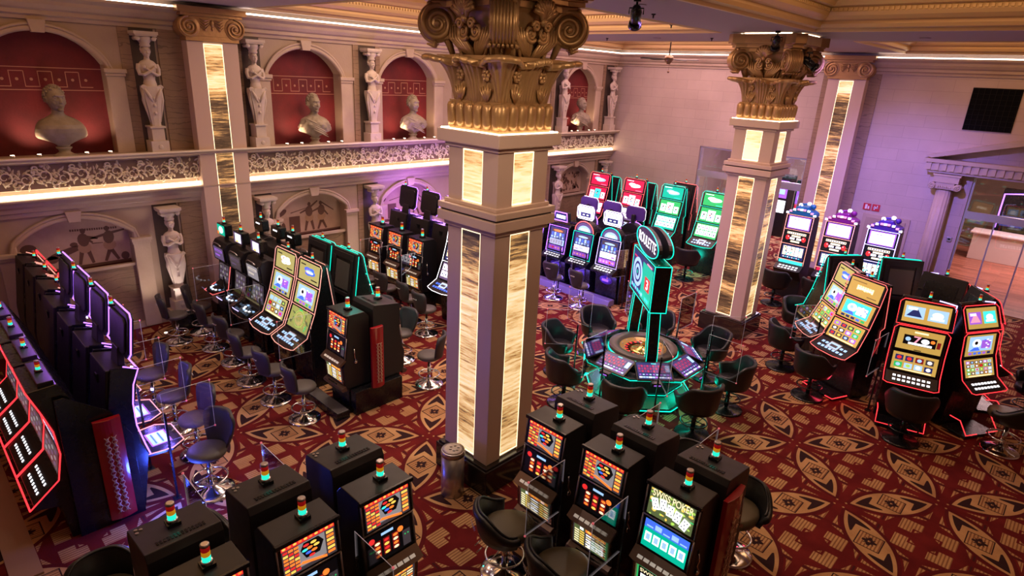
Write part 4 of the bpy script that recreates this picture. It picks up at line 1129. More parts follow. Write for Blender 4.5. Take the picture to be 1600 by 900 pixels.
# entrance order: entablature, pediment, fluted ionic columns
mb = MB()
mb.box(-3.70, 2.9, YB-.42, YB, 4.06, 4.16, M_cornice); mb.box(-3.64, 2.85, YB-.36, YB, 3.84, 4.06, M_cornice); mb.box(-3.55, 2.8, YB-.32, YB, 3.78, 3.84, M_cornice)
x = -3.60
while x < 2.8: mb.box(x, x+.10, YB-.40, YB-.36, 3.86, 4.05, M_cornice); x += .185
for s0, s1, z0, z1 in ((-3.55, -.4, 4.18, 5.02), (2.75, -.4, 4.18, 5.02)):
    mb.prism([(s0, z0), (s1, z1), (s1, z1+.20), (s0+(-.15 if s0 < s1 else .15), z0+.06)], YB-.40, YB, M_cornice, 'y')
    mb.prism([(s0, z0), (s1, z1), (s1, z1-.06), (s0, z0-.02)], YB-.30, YB, M_cornice, 'y')
struct(mb.build('trim_32'))
def ionic_column(x, lab):
    r = empty('fluted_column', (x, YB-.20, 0)); tag(r, lab, 'column', 'entrance columns')
    n = 14; prof = []
    for i in range(n*6):
        a = 2*PI*i/(n*6); q = .205-.016*abs(math.sin(n*a/2)); prof.append((q*math.cos(a), q*math.sin(a)*.8))
    rings = [[(p[0]*s, p[1]*s, z) for p in prof] for z, s in ((.22, 1.08), (1.6, 1.06), (3.33, .95))]
    MB().loft(rings, M_cornice).build('shaft', r)
    MB().box(-.27, .27, -.20, .19, 0, .14, M_cornice).lathe([(.25, .14), (.26, .18), (.22, .22)], M_cornice, 24).build('base', r, bevel=.01)
    mb = MB().box(-.30, .30, -.20, .19, 3.54, 3.77, M_cornice).box(-.22, .22, -.18, .19, 3.36, 3.54, M_cornice).box(-.33, .33, -.22, .19, 3.72, 3.77, M_cornice)
    for s in (-1, 1):
        mb.tube([(s*.30, -.20, 3.43), (s*.30, .16, 3.43)], .095, M_cornice, 18); mb.tube(spiral((s*.30, -.205, 3.43), .092, 2.0, (1, 0, 0), (0, 0, 1), s=-s, t0=PI/2), .014, M_cornice, 6)
    for k in range(7): mb.ball((-.15+.05*k, -.19, 3.42), (.018, .02, .035), M_cornice, 8, 6)
    mb.build('capital', r)
ionic_column(-3.06, 'fluted mauve column with ionic capital left of the glass entrance')
# ventilation grille
g = empty('vent_grille', (-2.54, YB-.005, 5.53)); tag(g, 'large dark square ventilation grille high on the back wall', 'vent')
M_vent = mat('matt_black_vent', (.004, .004, .005), .95, spec=.1)
MB().box(-.54, .54, -.02, .0, -.55, .55, M_vent).build('backing', g)
M_vent2 = mat('vent_grid_metal', (.012, .011, .012), .8, spec=.2)
mb = MB()
for i in range(9): mb.box(-.54+i*.131, -.53+i*.131, -.03, -.02, -.55, .55, M_vent2); mb.box(-.54, .54, -.03, -.02, -.55+i*.134, -.54+i*.134, M_vent2)
mb.build('grid', g)
for i, x in enumerate((-4.93, -4.68)):
    mb = MB().box(-.105, .105, -.02, 0, -.10, .10, mat('fire_red', (.55, .03, .05), .4)); w = mat('sign_white', (.85, .8, .8), .4)
    if i == 0: mb.box(-.05, .01, -.024, -.02, -.07, .07, w).box(.03, .07, -.024, -.02, -.07, .02, w)
    else: mb.box(-.06, .06, -.024, -.02, -.02, .02, w).box(-.05, -.02, -.024, -.02, -.07, .05, w).box(.02, .05, -.024, -.02, -.01, .07, w)
    o = mb.build('safety_sign', loc=(x, YB-.005, 2.50)); tag(o, 'small red and white safety sign on the back wall, %s of the pair' % ('left' if i == 0 else 'right'), 'sign', 'fire safety signs')
o = MB().box(-.06, .06, -.03, 0, -.06, .06, M_alu).box(-.03, .03, -.035, -.03, -.02, .03, M_blk).build('wall_switch', loc=(-2.65, YB-.01, 1.95), bevel=.004); tag(o, 'small square switch on the post left of the glass entrance', 'switch')

# ---- rooms seen through the openings
M_plank = mat('red_brown_planks', (.30, .12, .08), .35); nt = M_plank.node_tree
br = nt.nodes.new('ShaderNodeTexBrick'); gg = nt.nodes.new('ShaderNodeNewGeometry'); nt.links.new(gg.outputs['Position'], br.inputs[0])
br.inputs['Scale'].default_value = 1; br.inputs['Brick Width'].default_value = 1.1; br.inputs['Row Height'].default_value = .17; br.inputs['Mortar Size'].default_value = .004
br.inputs['Color1'].default_value = (.38, .14, .09, 1); br.inputs['Color2'].default_value = (.20, .07, .045, 1); br.inputs['Mortar'].default_value = (.08, .03, .02, 1)
nt.links.new(br.outputs[0], nt.nodes['Principled BSDF'].inputs['Base Color'])
mb = MB(); mb.box(-4.5, 5.5, YB+.5, YB+16, -.2, .0, M_plank); struct(mb.build('floor'))
mb = MB(); mb.box(-13.5, -4.6, YB+.5, YB+9, -.2, .0, M_carpet); struct(mb.build('floor'))
mb = MB(); mb.box(-13.5, 5.5, YB+.35, YB+16, 4.6, 4.7, M_soffit); struct(mb.build('ceiling'))
mb = MB(); mb.box(-13.6, -13.5, YB+.35, YB+9, 0, 4.7, M_wall); mb.box(-4.6, -4.5, YB+.35, YB+16, 0, 4.7, M_wall); mb.box(-13.5, -4.6, YB+9, YB+9.1, 0, 4.7, M_wall); mb.box(-4.5, 5.5, YB+16, YB+16.1, 0, 4.7, M_wall); mb.box(5.5, 5.6, YB+.35, YB+16, 0, 4.7, M_wall)
struct(mb.build('wall_far'))
area('side_room_light', (-8.8, YB+4.0, 4.5), 2.5, 520, (.95, .70, 1), (0, 0, 0))
area('entrance_room_light', (-.3, YB+6.0, 4.5), 3.0, 620, (1, .66, .66), (0, 0, 0))
o = MB().box(-2.9, 4.5, YB+7.5, YB+8.3, 0, 1.0, mat('pale_counter_stone', (.62, .52, .50), .3)).box(-3.0, 4.6, YB+7.4, YB+8.4, 1.0, 1.06, mat('counter_top_stone', (.70, .60, .58), .2)).build('bar_counter', bevel=.01); tag(o, 'long pale counter in the room beyond the glass entrance', 'counter')
for k, (x, q) in enumerate(((-2.0, 'violet'), (.5, 'lavender'), (2.6, 'violet'))):
    o = MB().box(x-.5, x+.5, YB+8.9, YB+9.3, 0, 2.6, M_blk).box(x-.35, x+.35, YB+8.87, YB+8.9, 1.2, 1.6, EM['dblue']).tube([(x-.45, YB+8.88, 1.1), (x-.45, YB+8.88, 2.4), (x+.3, YB+8.88, 2.5)], .03, MATS['led_'+q], 6).build('gaming_machine'); tag(o, 'far dark machine with violet light line behind the counter, %s one' % ('left', 'middle', 'right')[k], 'slot machine', 'machines beyond the entrance')
o = MB().box(-3.95, -3.15, YB+3.2, YB+3.9, 0, 2.2, mat('greenish_display_glass', (.35, .40, .22), .2)).box(-3.9, -3.2, YB+3.17, YB+3.2, 1.3, 1.32, M_alu).box(-3.9, -3.2, YB+3.17, YB+3.2, 1.8, 1.82, M_alu).build('display_cabinet', bevel=.01); tag(o, 'tall greenish display cabinet just inside the glass entrance', 'cabinet')
for k, (x, c) in enumerate(((-10.0, 'violet'), (-8.0, 'lavender'), (-7.3, 'violet'), (-9.2, 'violet'))):
    y = YB+3.2+.4*k
    o = MB().box(x-.35, x+.35, y, y+.6, 0, 2.5, M_blkmat).box(x-.28, x+.28, y-.02, y, 1.0, 1.5, EM['white']).box(x-.28, x+.28, y-.02, y, 1.6, 2.3, EM['purple']).box(x-.2, x+.2, y-.03, y-.02, 1.75, 1.95, EM['sky']).build('gaming_machine'); tag(o, 'bright machine in the side room seen through the window, %s' % ('far left one', 'right of centre, front', 'furthest right one', 'left of centre')[k], 'slot machine', 'machines in the side room')
o = MB().box(-7.55, -7.0, YB+1.4, YB+1.45, 1.5, 1.95, EM['crimson']).box(-7.5, -7.25, YB+1.39, YB+1.4, 1.6, 1.85, EM['red']).box(-7.15, -7.1, YB+1.4, YB+1.45, 0, 1.5, M_alu).build('poster_stand', bevel=.005); tag(o, 'bright red poster stand inside the side room doorway', 'sign')

# ---- ceiling fixtures
def downlight(x, y, lab):
    o = MB().lathe([(.10, ZC-.012), (.10, ZC), (.075, ZC)], M_soffit, 20).lathe([(.07, ZC-.006), (.069, ZC-.004)], led('downlight', (.95, .9, 1), 9), 16).build('recessed_downlight', loc=(x, y, 0)); tag(o, lab, 'light', 'recessed downlights')
for x, y, l in ((-5.7, 8.6, 'near the lantern in front of the second column'), (-9.3, 15.0, 'on the beam before the ceiling fan'), (-3.25, 15.2, 'on the dark beam right of the second column'), (-7.0, 20.85, 'beyond the second column near the back wall')):
    downlight(x, y, 'round recessed downlight in the mauve ceiling, '+l)
for x, y, l in ((-6.9, 11.6, 'in front of the second column'), (-6.2, 9.8, 'halfway along the centre beam'), (-10.9, 15.0, 'left of the fan'), (-7.8, 15.1, 'right of the fan')):
    o = MB().lathe([(.035, ZC-.02), (.04, ZC), (.02, ZC)], M_brown, 12).lathe([(.012, ZC-.07), (.016, ZC-.02)], M_brown, 8).build('sprinkler', loc=(x, y, 0)); tag(o, 'tiny dark sprinkler head on the ceiling beam, '+l, 'sprinkler', 'ceiling sprinklers')
def lantern(loc, rz, tilt, lab):
    r = empty('stage_spotlight', loc, rz); tag(r, lab, 'spotlight')
    MB().box(-.05, .05, -.05, .05, -.04, 0, M_blk).tube([(0, 0, -.04), (0, 0, -.12)], .015, M_blk).build('mount', r)
    T = Matrix.Translation((0, 0, -.20)) @ Matrix.Rotation(tilt, 4, 'X')
    MB().lathe([(.05, -.16), (.075, -.14), (.08, .04), (.06, .12), (.04, .14)], M_blk, 18, T).lathe([(.10, -.22), (.085, -.15)], M_blk, 18, T).lathe([(.06, -.165), (.058, -.163)], L_lav, 14, T).build('lamp_head', r)
    MB().tube([(-.10, 0, -.20), (-.10, 0, -.12), (.10, 0, -.12), (.10, 0, -.20)], .010, M_blk).build('yoke', r)
lantern((-5.35, 8.0, ZC), .6, .9, 'black stage spotlight under the ceiling near the top edge, in front of the second column')
lantern((-5.45, 13.3, ZC), .4, 1.0, 'black stage spotlight in front of the second column capital')
lantern((-5.0, 14.0, ZC-.35), -.9, 1.0, 'black stage spotlight at the right side of the second column capital')
# ceiling fan
f = empty('ceiling_fan', (-10.35, 17.5, ZC+.30)); tag(f, 'dark ceiling fan on a long rod under the far gilt coffer', 'ceiling fan')
MB().tube([(0, 0, .62), (0, 0, -.62)], .018, M_brown).lathe([(.07, .56), (.07, .62)], M_bronze, 16).build('rod', f)
MB().lathe([(.06, -.60), (.13, -.64), (.14, -.74), (.09, -.80), (.05, -.86)], M_bronze, 20).build('motor', f)
for k in range(5):
    T = Matrix.Rotation(k*2*PI/5+.25, 4, 'Z') @ Matrix.Translation((0, 0, -.72)) @ Matrix.Rotation(.16, 4, 'X')
    MB().prism([(.12, -.03), (.28, -.075), (.85, -.09), (.90, 0), (.85, .09), (.28, .075), (.12, .03)], -.006, .006, M_brown, 'z', T).build('blade', f)
MB().tube([(0.03, 0, -.86), (.03, 0, -1.05)], .004, M_bronze, 6).ball((.03, 0, -1.08), .035, M_bronze, 10, 8).build('pull_chain', f)

for (x, y, z, tx, ty, tz, w) in ((-13.9, 1.9, .15, -14.7, 1.3, 2.2, 40), (-13.9, 3.75, .15, -14.7, 3.75, 2.2, 55), (-13.9, 6.8, .15, -14.7, 6.8, 2.2, 45), (-13.9, 9.0, .15, -14.7, 9.0, 2.2, 45)):
    spot('wall_uplight_beam', (x, y, z), (tx, ty, tz), w, (1, .78, .60), 75, 1, .04)
    o = MB().lathe([(.05, .0), (.055, .05), (.045, .07)], M_chrome, 14).lathe([(.038, .07), (.034, .075)], M_ledwarm, 12).build('floor_uplight', loc=(x, y, 0)); tag(o, 'small round floor uplight before the left wall, '+{1.9: 'left end of the first mural', 3.75: 'right end of the first mural', 6.8: 'left of the second mural', 9.0: 'right of the second mural'}[y], 'light', 'floor uplights by the left wall')

# ================================================================ GAMING MACHINES (local frame: player side is -y)
def seg_screen(parent, name, w, A, B, design, x=0, mx=.03, mz=.02, off=.008, bezel=None, chamfer=0):
    """a screen lying on the front between the profile points A (low) and B (high), both (y, z)"""
    dy, dz = B[0]-A[0], B[1]-A[1]; L = math.hypot(dy, dz); N = Vector((0, -dz/L, dy/L)); V = Vector((0, dy, dz)); U = Vector((w, 0, 0))
    mb = MB(); O = Vector((x-w/2, A[0], A[1]))
    P = lambda u, v, k: O+U*u+V*v+N*k
    bz = bezel or M_blk
    if chamfer: c = chamfer/w; d = chamfer/L*.8; pts = [(0, 0), (1, 0), (1, 1-d), (1-c, 1), (c, 1), (0, 1-d)]
    else: pts = [(0, 0), (1, 0), (1, 1), (0, 1)]
    n = len(pts); vs = [P(u, v, -.01) for u, v in pts]+[P(u, v, off) for u, v in pts]
    mb.add(vs, [tuple(range(n))[::-1], tuple(range(n, 2*n))]+[(i, (i+1) % n, n+(i+1) % n, n+i) for i in range(n)], bz)
    s = Screen(mb, P(mx/w, mz/L, off), U*(1-2*mx/w), V*(1-2*mz/L), N); s.k = 1
    design(s)
    return mb.build(name, parent)
def signal_lamp(parent, x, y, z, s=1.0, top='red'):
    T = Matrix.Translation((x, y, z)) @ Matrix.Scale(s, 4)
    o = MB().box(-.055, .055, -.055, .055, 0, .035, M_blk, T).lathe([(.050, .035), (.046, .06), (.040, .062)], M_chrome, 18, T).build('signal_lamp', parent)
    MB().lathe([(.032, .199), (.038, .205), (.038, .222), (.028, .228)], M_steel, 18, T).build('lamp_cap', o)
    for nm, c, z0 in (('green_lens', 'aqua', .062), ('amber_lens', 'yellow', .108), ('red_lens', 'dred', .154)):
        MB().lathe([(.034, z0), (.036, z0+.004), (.036, z0+.040), (.034, z0+.045)], {'aqua': MATS['lens_green'], 'yellow': MATS['lens_amber'], 'dred': MATS['lens_red']}[c], 18, T).build(nm, o)
    return o
mat('lens_green', (.02, .6, .5), .2, emis=(.02, .85, .62), es=1.1); mat('lens_amber', (.8, .40, .02), .2, emis=(.8, .34, .01), es=.45); mat('lens_red', (.55, .02, .02), .2, emis=(.6, .01, .01), es=.25)
M_side = mat('cabinet_side_print', (.05, .02, .02), .3)
def deck(parent, w, A, B, lit='white', n=7, rows=1, dark=M_blkmat, name='button_deck', screen=False, ks=1.0):
    """sloping console between the front lip A and the back edge B (y, z), with lit keys"""
    dy, dz = B[0]-A[0], B[1]-A[1]; L = math.hypot(dy, dz); N = Vector((0, -dz/L, dy/L)); V = Vector((0, dy, dz)); U = Vector((w, 0, 0)); O = Vector((-w/2, A[0], A[1]))
    mb = MB(); P = lambda u, v, k: O+U*u+V*v+N*k
    pts = [(.0, .10), (.10, 0), (.90, 0), (1, .10), (1, 1), (0, 1)]; k = len(pts)
    mb.add([P(u, v, -.03) for u, v in pts]+[P(u, v, .012) for u, v in pts], [tuple(range(k))[::-1], tuple(range(k, 2*k))]+[(i, (i+1) % k, k+(i+1) % k, k+i) for i in range(k)], dark)
    o = mb.build(name, parent)
    mb = MB(); s = Screen(mb, P(0, 0, .018), U, V, N)
    pq = [(.10, .18), (.90, .18), (.90, .82), (.10, .82)]
    mb.add([P(a, b, .006) for a, b in pq]+[P(a, b, .0135) for a, b in pq], [(4, 5, 6, 7), (0, 1, 5, 4), (1, 2, 6, 5), (2, 3, 7, 6), (3, 0, 4, 7)], dark)
    for r in range(rows):
        for i in range(n):
            u = .12+.76*(i+.5)/n; v = .30+.34*r if rows > 1 else .40
            du, dv = (.30/n, .11) if rows == 1 else (.24/n*ks, .075*ks)
            q = [(u-du, v-dv), (u+du, v-dv), (u+du, v+dv), (u-du, v+dv)]
            mb.add([P(a, b, .010) for a, b in q]+[P(a, b, .020) for a, b in q], [(4, 5, 6, 7), (0, 1, 5, 4), (1, 2, 6, 5), (2, 3, 7, 6), (3, 0, 4, 7)], EM[lit] if isinstance(lit, str) else lit)
    if screen:
        s.k = 2; s.rect(.34, .35, .66, .88, 'greyl'); s.up(); s.rect(.36, .42, .64, .82, 'sky'); s.up(); s.rect(.40, .5, .6, .7, 'dim')
    mb.build('keys', o)
    return o
M_keygrey = mat('ivory_key', (.75, .70, .62), .35, emis=(.9, .82, .7), es=.25)

def make_reel(top=d_fruit, mid=d_reels, pay=d_pay, deep=False, w=.62, cardscreen=False, knob=True):
    r = empty('slot_machine'); r['category'] = 'slot machine'; r['label'] = 'x'; h = w/2
    if deep: prof = [(.0, 1.84), (.50, 1.93), (.54, 1.86), (.54, .48), (-.02, .48), (-.02, 1.74)]
    else: prof = [(-.03, 1.84), (.33, 1.84), (.42, 1.74), (.42, .48), (-.06, .48), (-.10, .56), (-.12, .90), (-.06, 1.04), (-.01, 1.42), (-.03, 1.44), (.02, 1.78)]
    if deep:
        prof = [(-.03, 1.80), (.0, 1.86), (.50, 1.93), (.54, 1.86), (.54, .48), (-.06, .48), (-.10, .56), (-.12, .90), (-.06, 1.04), (-.01, 1.42), (-.03, 1.44)]
    MB().prism(prof, -h, h, M_brown if deep else M_blkmat).build('cabinet', r, bevel=.008)
    if deep:
        mb = MB(); 
        T = Matrix.Translation((0, .25, 1.897)) @ Matrix.Rotation(math.atan2(.07, .5), 4, 'X')
        for i in range(14):
            for j in range(3): mb.box(-.20+i*.029, -.182+i*.029, .135+j*.022, .150+j*.022, 0, .006, M_blk, T)
        mb.build('vent_slots', r)
        mb = MB()
        for (x, y) in ((.22, -.17), (.26, -.13), (.255, -.19)): mb.lathe([(.016, 0), (.014, .008)], M_steel, 12, T, c=(x, y))
        mb.build('lock_cover', r)
        signal_lamp(r, 0, .22, 1.90)
    else:
        signal_lamp(r, .05, .17, 1.84)
        MB().box(-h-.006, h+.006, -.035, .0, 1.80, 1.845, M_blk).build('hood_trim', r, bevel=.006)
    seg_screen(r, 'top_screen', w-.04, (-.035, 1.46), (.005, 1.80), top, mx=.03, mz=.012)
    seg_screen(r, 'reel_screen', w-.04, (-.065, 1.06), (-.015, 1.40), mid, mx=.03, mz=.012)
    seg_screen(r, 'pay_table', w-.06, (-.105, .57), (-.125, .89), pay, mx=.03, mz=.015, bezel=M_bronze)
    mb = MB()
    for s in (-1, 1):
        mb.tube([(s*(h-.01), -.08, 1.05), (s*(h-.01), -.03, 1.43)], .010, M_steel, 6)
        mb.tube([(s*(h-.01), -.04, 1.46), (s*(h-.01), -.005, 1.80)], .008, M_steel, 6)
    mb.tube([(-h+.01, -.035, 1.435), (h-.01, -.035, 1.435)], .010, M_steel, 6)
    mb.build('chrome_trim', r)
    deck(r, w+.0, (-.21, .935), (-.075, 1.04), M_keygrey, 6, dark=mat('dull_bronze', (.13, .08, .06), .35, .5))
    MB().prism([(-.15, .44), (-.18, .48), (-.16, .51), (-.08, .55), (-.06, .44)], -h, h, mat('dull_bronze', (.13, .08, .06), .35, .5)).box(-.18, .10, -.15, -.10, .505, .525, M_blk).build('coin_tray', r, bevel=.005)
    if knob:
        mb = MB().tube([(h+.005, .10, 1.22), (h+.03, .09, 1.14), (h+.012, .10, 1.06), (h+.03, .12, .98)], .010, M_chrome, 6).ball((h+.02, .12, .96), (.02, .035, .035), M_chrome, 10, 8).ball((h+.005, .10, 1.23), (.012, .02, .03), M_blk, 8, 6)
        mb.build('service_cord', r)
    return r
def outline(w, pts, r_, m, close=True, cham=.06):
    """light tube: up the left side, over the top, down the right, across the lower edge; pts = (y, z) bottom to top"""
    h = w/2
    L = [(-h, y-.012, z) for y, z in pts]; Rr = [(h, y-.012, z) for y, z in pts]
    yt, zt = pts[-1]; y2, z2 = pts[-2]
    k = cham/math.hypot(yt-y2, zt-z2)
    L[-1] = (-h, yt+(y2-yt)*k-.012, zt+(z2-zt)*k); Rr[-1] = (h, L[-1][1], L[-1][2])
    path = L+[(-h+cham, yt-.012, zt), (h-cham, yt-.012, zt)]+Rr[::-1]
    return path
def make_triple(ledm, s3, s2, s1, w=.86, sep=True, back_led=None, panel=True, label='x', base_led=None, keys='sky'):
    r = empty('slot_machine'); r['category'] = 'slot machine'; r['label'] = label; h = w/2-.03
    prof = [(.27, 2.36), (.33, 2.40), (.44, 2.05), (.52, 1.60), (.55, 1.45), (.53, .0), (.02, .0), (.0, .30), (-.04, .78), (-.34, .86), (-.36, .90), (-.12, 1.06), (.06, 1.50), (.19, 1.95)]
    MB().prism(prof, -h, h, M_blk).build('cabinet', r, bevel=.012)
    front = [(-.40, .93), (-.12, 1.07), (.055, 1.50), (.185, 1.95), (.265, 2.38)]
    sw = w-.07
    seg_screen(r, 'lower_screen', sw, (-.115, 1.09), (.05, 1.49), s1, mx=.035, mz=.02)
    seg_screen(r, 'middle_screen', sw, (.06, 1.52), (.18, 1.94), s2, mx=.035, mz=.02)
    seg_screen(r, 'upper_screen', sw, (.19, 1.97), (.262, 2.36), s3, mx=.035, mz=.02, chamfer=.06)
    mb = MB(); p = outline(w, front, .010, ledm)
    p = [(-h*.45, -.46, .90), (-h*.92, -.43, .915)]+p[0:0]+p+[(h*.92, -.43, .915), (h*.45, -.46, .90)]
    mb.tube(p, .007, ledm, 8, closed=True)
    if sep:
        for (y, z) in ((.045, 1.505), (.175, 1.955)): mb.tube([(-w/2, y, z), (w/2, y, z)], .006, ledm, 6)
    mb.build('light_outline', r)
    deck(r, w-.05, (-.43, .905), (-.13, 1.06), keys, 7, 2, screen=True)
    # moulded rear shell with recessed service panel
    mb = MB(); bl = back_led or ledm
    for s in (-1, 1):
        mb.box(*sorted((s*(h-.10), s*(h+.02))), .36, .42, 1.5, 2.38, M_brown, Matrix.Shear('XY', 4, (0, 0)) if 0 else Matrix.Translation((0, .0, 0)) @ Matrix.Rotation(0, 4, 'X'))
    mb = MB()
    T = Matrix.Translation((0, .345, 2.36)) @ Matrix.Rotation(math.atan2(.13, .86)*1, 4, 'X')
    mb.box(-h-.015, h+.015, -.03, .05, -.90, .02, M_brown, T)
    mb.box(-h+.05, h-.05, .05, .075, -.14, -.02, M_brown, T)
    for s in (-1, 1): mb.box(*sorted((s*(h-.13), s*(h-.05))), .05, .085, -.86, -.12, M_brown, T)
    mb.box(-h+.05, h-.05, .05, .085, -.88, -.80, M_brown, T); mb.box(-h+.15, h-.15, .05, .062, -.76, -.20, mat('grey_rear_panel', (.10, .085, .08), .5), T)
    mb.build('rear_shell', r, bevel=.010)
    mb = MB()
    mb.tube([(-h-.02, .46, 1.50), (-h-.02, .345, 2.33), (-h+.03, .335, 2.39), (h-.03, .335, 2.39), (h+.02, .345, 2.33), (h+.02, .46, 1.50)], .007, bl, 8)
    for s in (-1, 1): mb.tube([(s*(h+.02), .46, 1.50), (s*(h+.015), .38, 1.44), (s*(h+.012), .44, .95)], .006, bl, 6)
    mb.build('rear_light_outline', r)
    signal_lamp(r, .0, .30, 2.40, .62)
    if base_led:
        mb = MB().prism([(-.42, .01), (-.02, .01), (-.02, .05), (-.42, .05)], -h+.02, h-.02, M_blk); mb.build('foot_platform', r, bevel=.006)
        mb = MB().tube([(-h+.02, -.04, .07), (-h+.02, -.43, .055), (-h*.55, -.45, .055)], .010, base_led, 6).tube([(h-.02, -.04, .07), (h-.02, -.43, .055), (h*.55, -.45, .055)], .010, base_led, 6)
        mb.build('platform_light', r)
    return r
def make_twin(s3, s2, s1, w=.86):
    """machine with a wide leaning upper screen above a double curved screen, red light outline"""
    r = empty('slot_machine'); r['category'] = 'slot machine'; r['label'] = 'x'; h = w/2-.03
    prof = [(.24, 2.22), (.30, 2.36), (.42, 2.0), (.50, 1.55), (.50, .0), (.02, .0), (.0, .30), (-.04, .76), (-.32, .84), (-.34, .88), (-.14, 1.02), (.0, 1.36), (.06, 1.82), (.08, 1.86)]
    MB().prism(prof, -h, h, M_blk).build('cabinet', r, bevel=.012)
    seg_screen(r, 'lower_screen', w-.10, (-.14, 1.05), (.0, 1.38), s1, mx=.03, mz=.02)
    seg_screen(r, 'middle_screen', w-.08, (.0, 1.40), (.06, 1.84), s2, mx=.04, mz=.03)
    seg_screen(r, 'upper_screen', w-.04, (.05, 1.90), (.235, 2.30), s3, mx=.05, mz=.035, chamfer=.05)
    mb = MB(); p = outline(w, [(-.36, .90), (-.14, 1.04), (.0, 1.39), (.055, 1.86)], .01, L_red)
    mb.tube([(-h*.9, -.40, .88)]+p+[(h*.9, -.40, .88)], .0075, L_red, 8, closed=True)
    p = [(-h-.03, .03, 1.89), (-h-.03, .20, 2.26), (-h+.03, .225, 2.315), (h-.03, .225, 2.315), (h+.03, .20, 2.26), (h+.03, .03, 1.89)]
    mb.tube(p, .0075, L_red, 8, closed=True); mb.build('light_outline', r)
    deck(r, w-.06, (-.37, .885), (-.15, 1.02), 'white', 8, 2)
    mb = MB(); T = Matrix.Translation((0, .30, 2.30)) @ Matrix.Rotation(.22, 4, 'X')
    mb.box(-h-.01, h+.01, -.02, .05, -.75, .04, M_blkmat, T); mb.box(-h+.1, h-.1, .05, .06, -.6, -.1, M_blk, T); mb.build('rear_shell', r, bevel=.01)
    mb = MB().tube([(h+.02, .28, 2.32), (h+.02, .40, 1.75)], .011, L_lav, 6).tube([(h+.02, .28, 2.32), (h-.25, .27, 2.36)], .011, L_lav, 6); mb.build('rear_light_outline', r)
    signal_lamp(r, .0, .27, 2.36, .62)
    MB().prism([(-.46, .01), (-.02, .01), (-.02, .06), (-.46, .06)], -h+.02, h-.02, M_blk).build('foot_platform', r, bevel=.006)
    MB().tube([(-h*.3, -.47, .09), (-h+.02, -.47, .09), (-h+.02, -.30, .30), (-h+.02, -.10, .30)], .009, L_red, 6).tube([(h*.3, -.47, .09), (h-.02, -.47, .09), (h-.02, -.30, .30)], .009, L_red, 6).build('platform_light', r)
    return r
def make_violet(front=True, w=.84, redtop=False):
    """low box cabinet with a bulging lit front and a leaning raised monitor"""
    r = empty('slot_machine'); r['category'] = 'slot machine'; r['label'] = 'x'; h = w/2
    prof = [(-.02, 2.05), (.24, 2.10), (.39, 1.10), (.39, .0), (.10, .0), (-.02, .78), (.05, 1.0), (.06, 1.30), (.0, 1.80)]
    MB().prism(prof, -h+.06, h-.06, M_brown).build('cabinet', r, bevel=.012)
    MB().box(-.05, .05, .243, .262, 1.86, 1.97, M_blk, Matrix.Translation((0, .03, -.02))).build('rear_port', r)
    seg_screen(r, 'curved_screen', w-.18, (.04, 1.05), (.05, 1.65), d_tower(1), mx=.03, mz=.02, off=.02)
    m = L_peach if redtop else L_purple
    pts = [(.00, .80), (.06, .95), (.10, 1.26), (.10, 1.58), (.07, 1.84), (-.01, 2.02)]
    mb = MB()
    for s in (-1, 1):
        mb.tube([(s*(h-.02), -(.0)+(-.10)+y*1.0, z) for y, z in [( .02, .78), (.06, .95), (.12, 1.26), (.12, 1.58), (.08, 1.84), (.0, 2.04)]]+[(s*(h-.02), .06, 2.12)], .009, m, 8)
    mb.tube([(-h+.02, -.10, 2.04), (h-.02, -.10, 2.04)], .010, m, 6); mb.build('light_outline', r)
    mb = MB()
    for s in (-1, 1): mb.prism([(-.10, 2.06), (.20, 2.12), (.38, 1.15), (.38, .0), (.08, .0), (-.06, .80), (.01, 1.0), (.03, 1.4)], *sorted((s*(h-.055), s*(h-.02))), M_blk)
    mb.build('side_cheek', r, bevel=.006)
    if not redtop:
        T = Matrix.Translation((-.07, -.04, 2.17)) @ Matrix.Rotation(.14, 4, 'X')
        a, b = .37, .29
        pts2 = [(-b, .02), (b, .02), (a, .10), (a, .56), (a-.06, .62), (-a+.06, .62), (-a, .56), (-a, .10)]
        mb = MB(); mb.prism(pts2, -.02, .05, M_blkmat, 'y', T); mb.prism([(p[0]*.85, .05+p[1]*.80) for p in pts2], .05, .075, M_blkmat, 'y', T)
        mb.prism([(-.16, -.12), (.16, -.12), (.11, .12), (-.11, .12)], .02, .10, M_steel if 0 else M_brown, 'y', T); o = mb.build('raised_monitor', r, bevel=.010)
        mb = MB(); s_ = Screen(mb, T @ Vector((-a*.88, -.022, .10)), Vector((a*1.76, 0, 0)), (T.to_3x3() @ Vector((0, 0, .46))), (0, -1, .1)); d_logo_on('dblue', 'white')(s_); mb.build('monitor_screen', o)
        mb = MB(); mb.tube([T @ Vector((x*1.01, .015, z)) for x, z in pts2[1:]+pts2[:1]], .010, m, 8); mb.build('monitor_light', o)
        signal_lamp(r, 0, -.02, 2.80, .60)
    else:
        MB().tube([(-h+.05, -.10, 2.14), (h-.05, -.10, 2.14), (h-.04, -.09, 2.02)], .014, L_red, 6).build('top_light', r)
        signal_lamp(r, 0, -.0, 2.10, .60)
    # player console
    mb = MB()
    pts3 = [(-h+.08, -.04), (-h*.90, -.36), (-h*.62, -.54), (h*.62, -.54), (h*.90, -.36), (h-.08, -.04)]
    mb.prism(pts3, .70, .74, M_blk, 'z'); o = mb.build('player_console', r, bevel=.005)
    MB().tube([(x*1.01, y, .745) for x, y in pts3], .008, L_peach, 6, closed=True).build('console_outline', o)
    mb = MB(); s_ = Screen(mb, (-.19, -.42, .742), (.38, 0, 0), (0, .26, 0), (0, 0, 1)); s_.rect(0, 0, 1, 1, 'purple'); s_.up(); s_.rect(.06, .08, .94, .92, 'sky'); s_.up()
    for i in range(4): s_.rect(.14, .18+i*.17, .86, .26+i*.17, 'blue' if i % 2 else 'white')
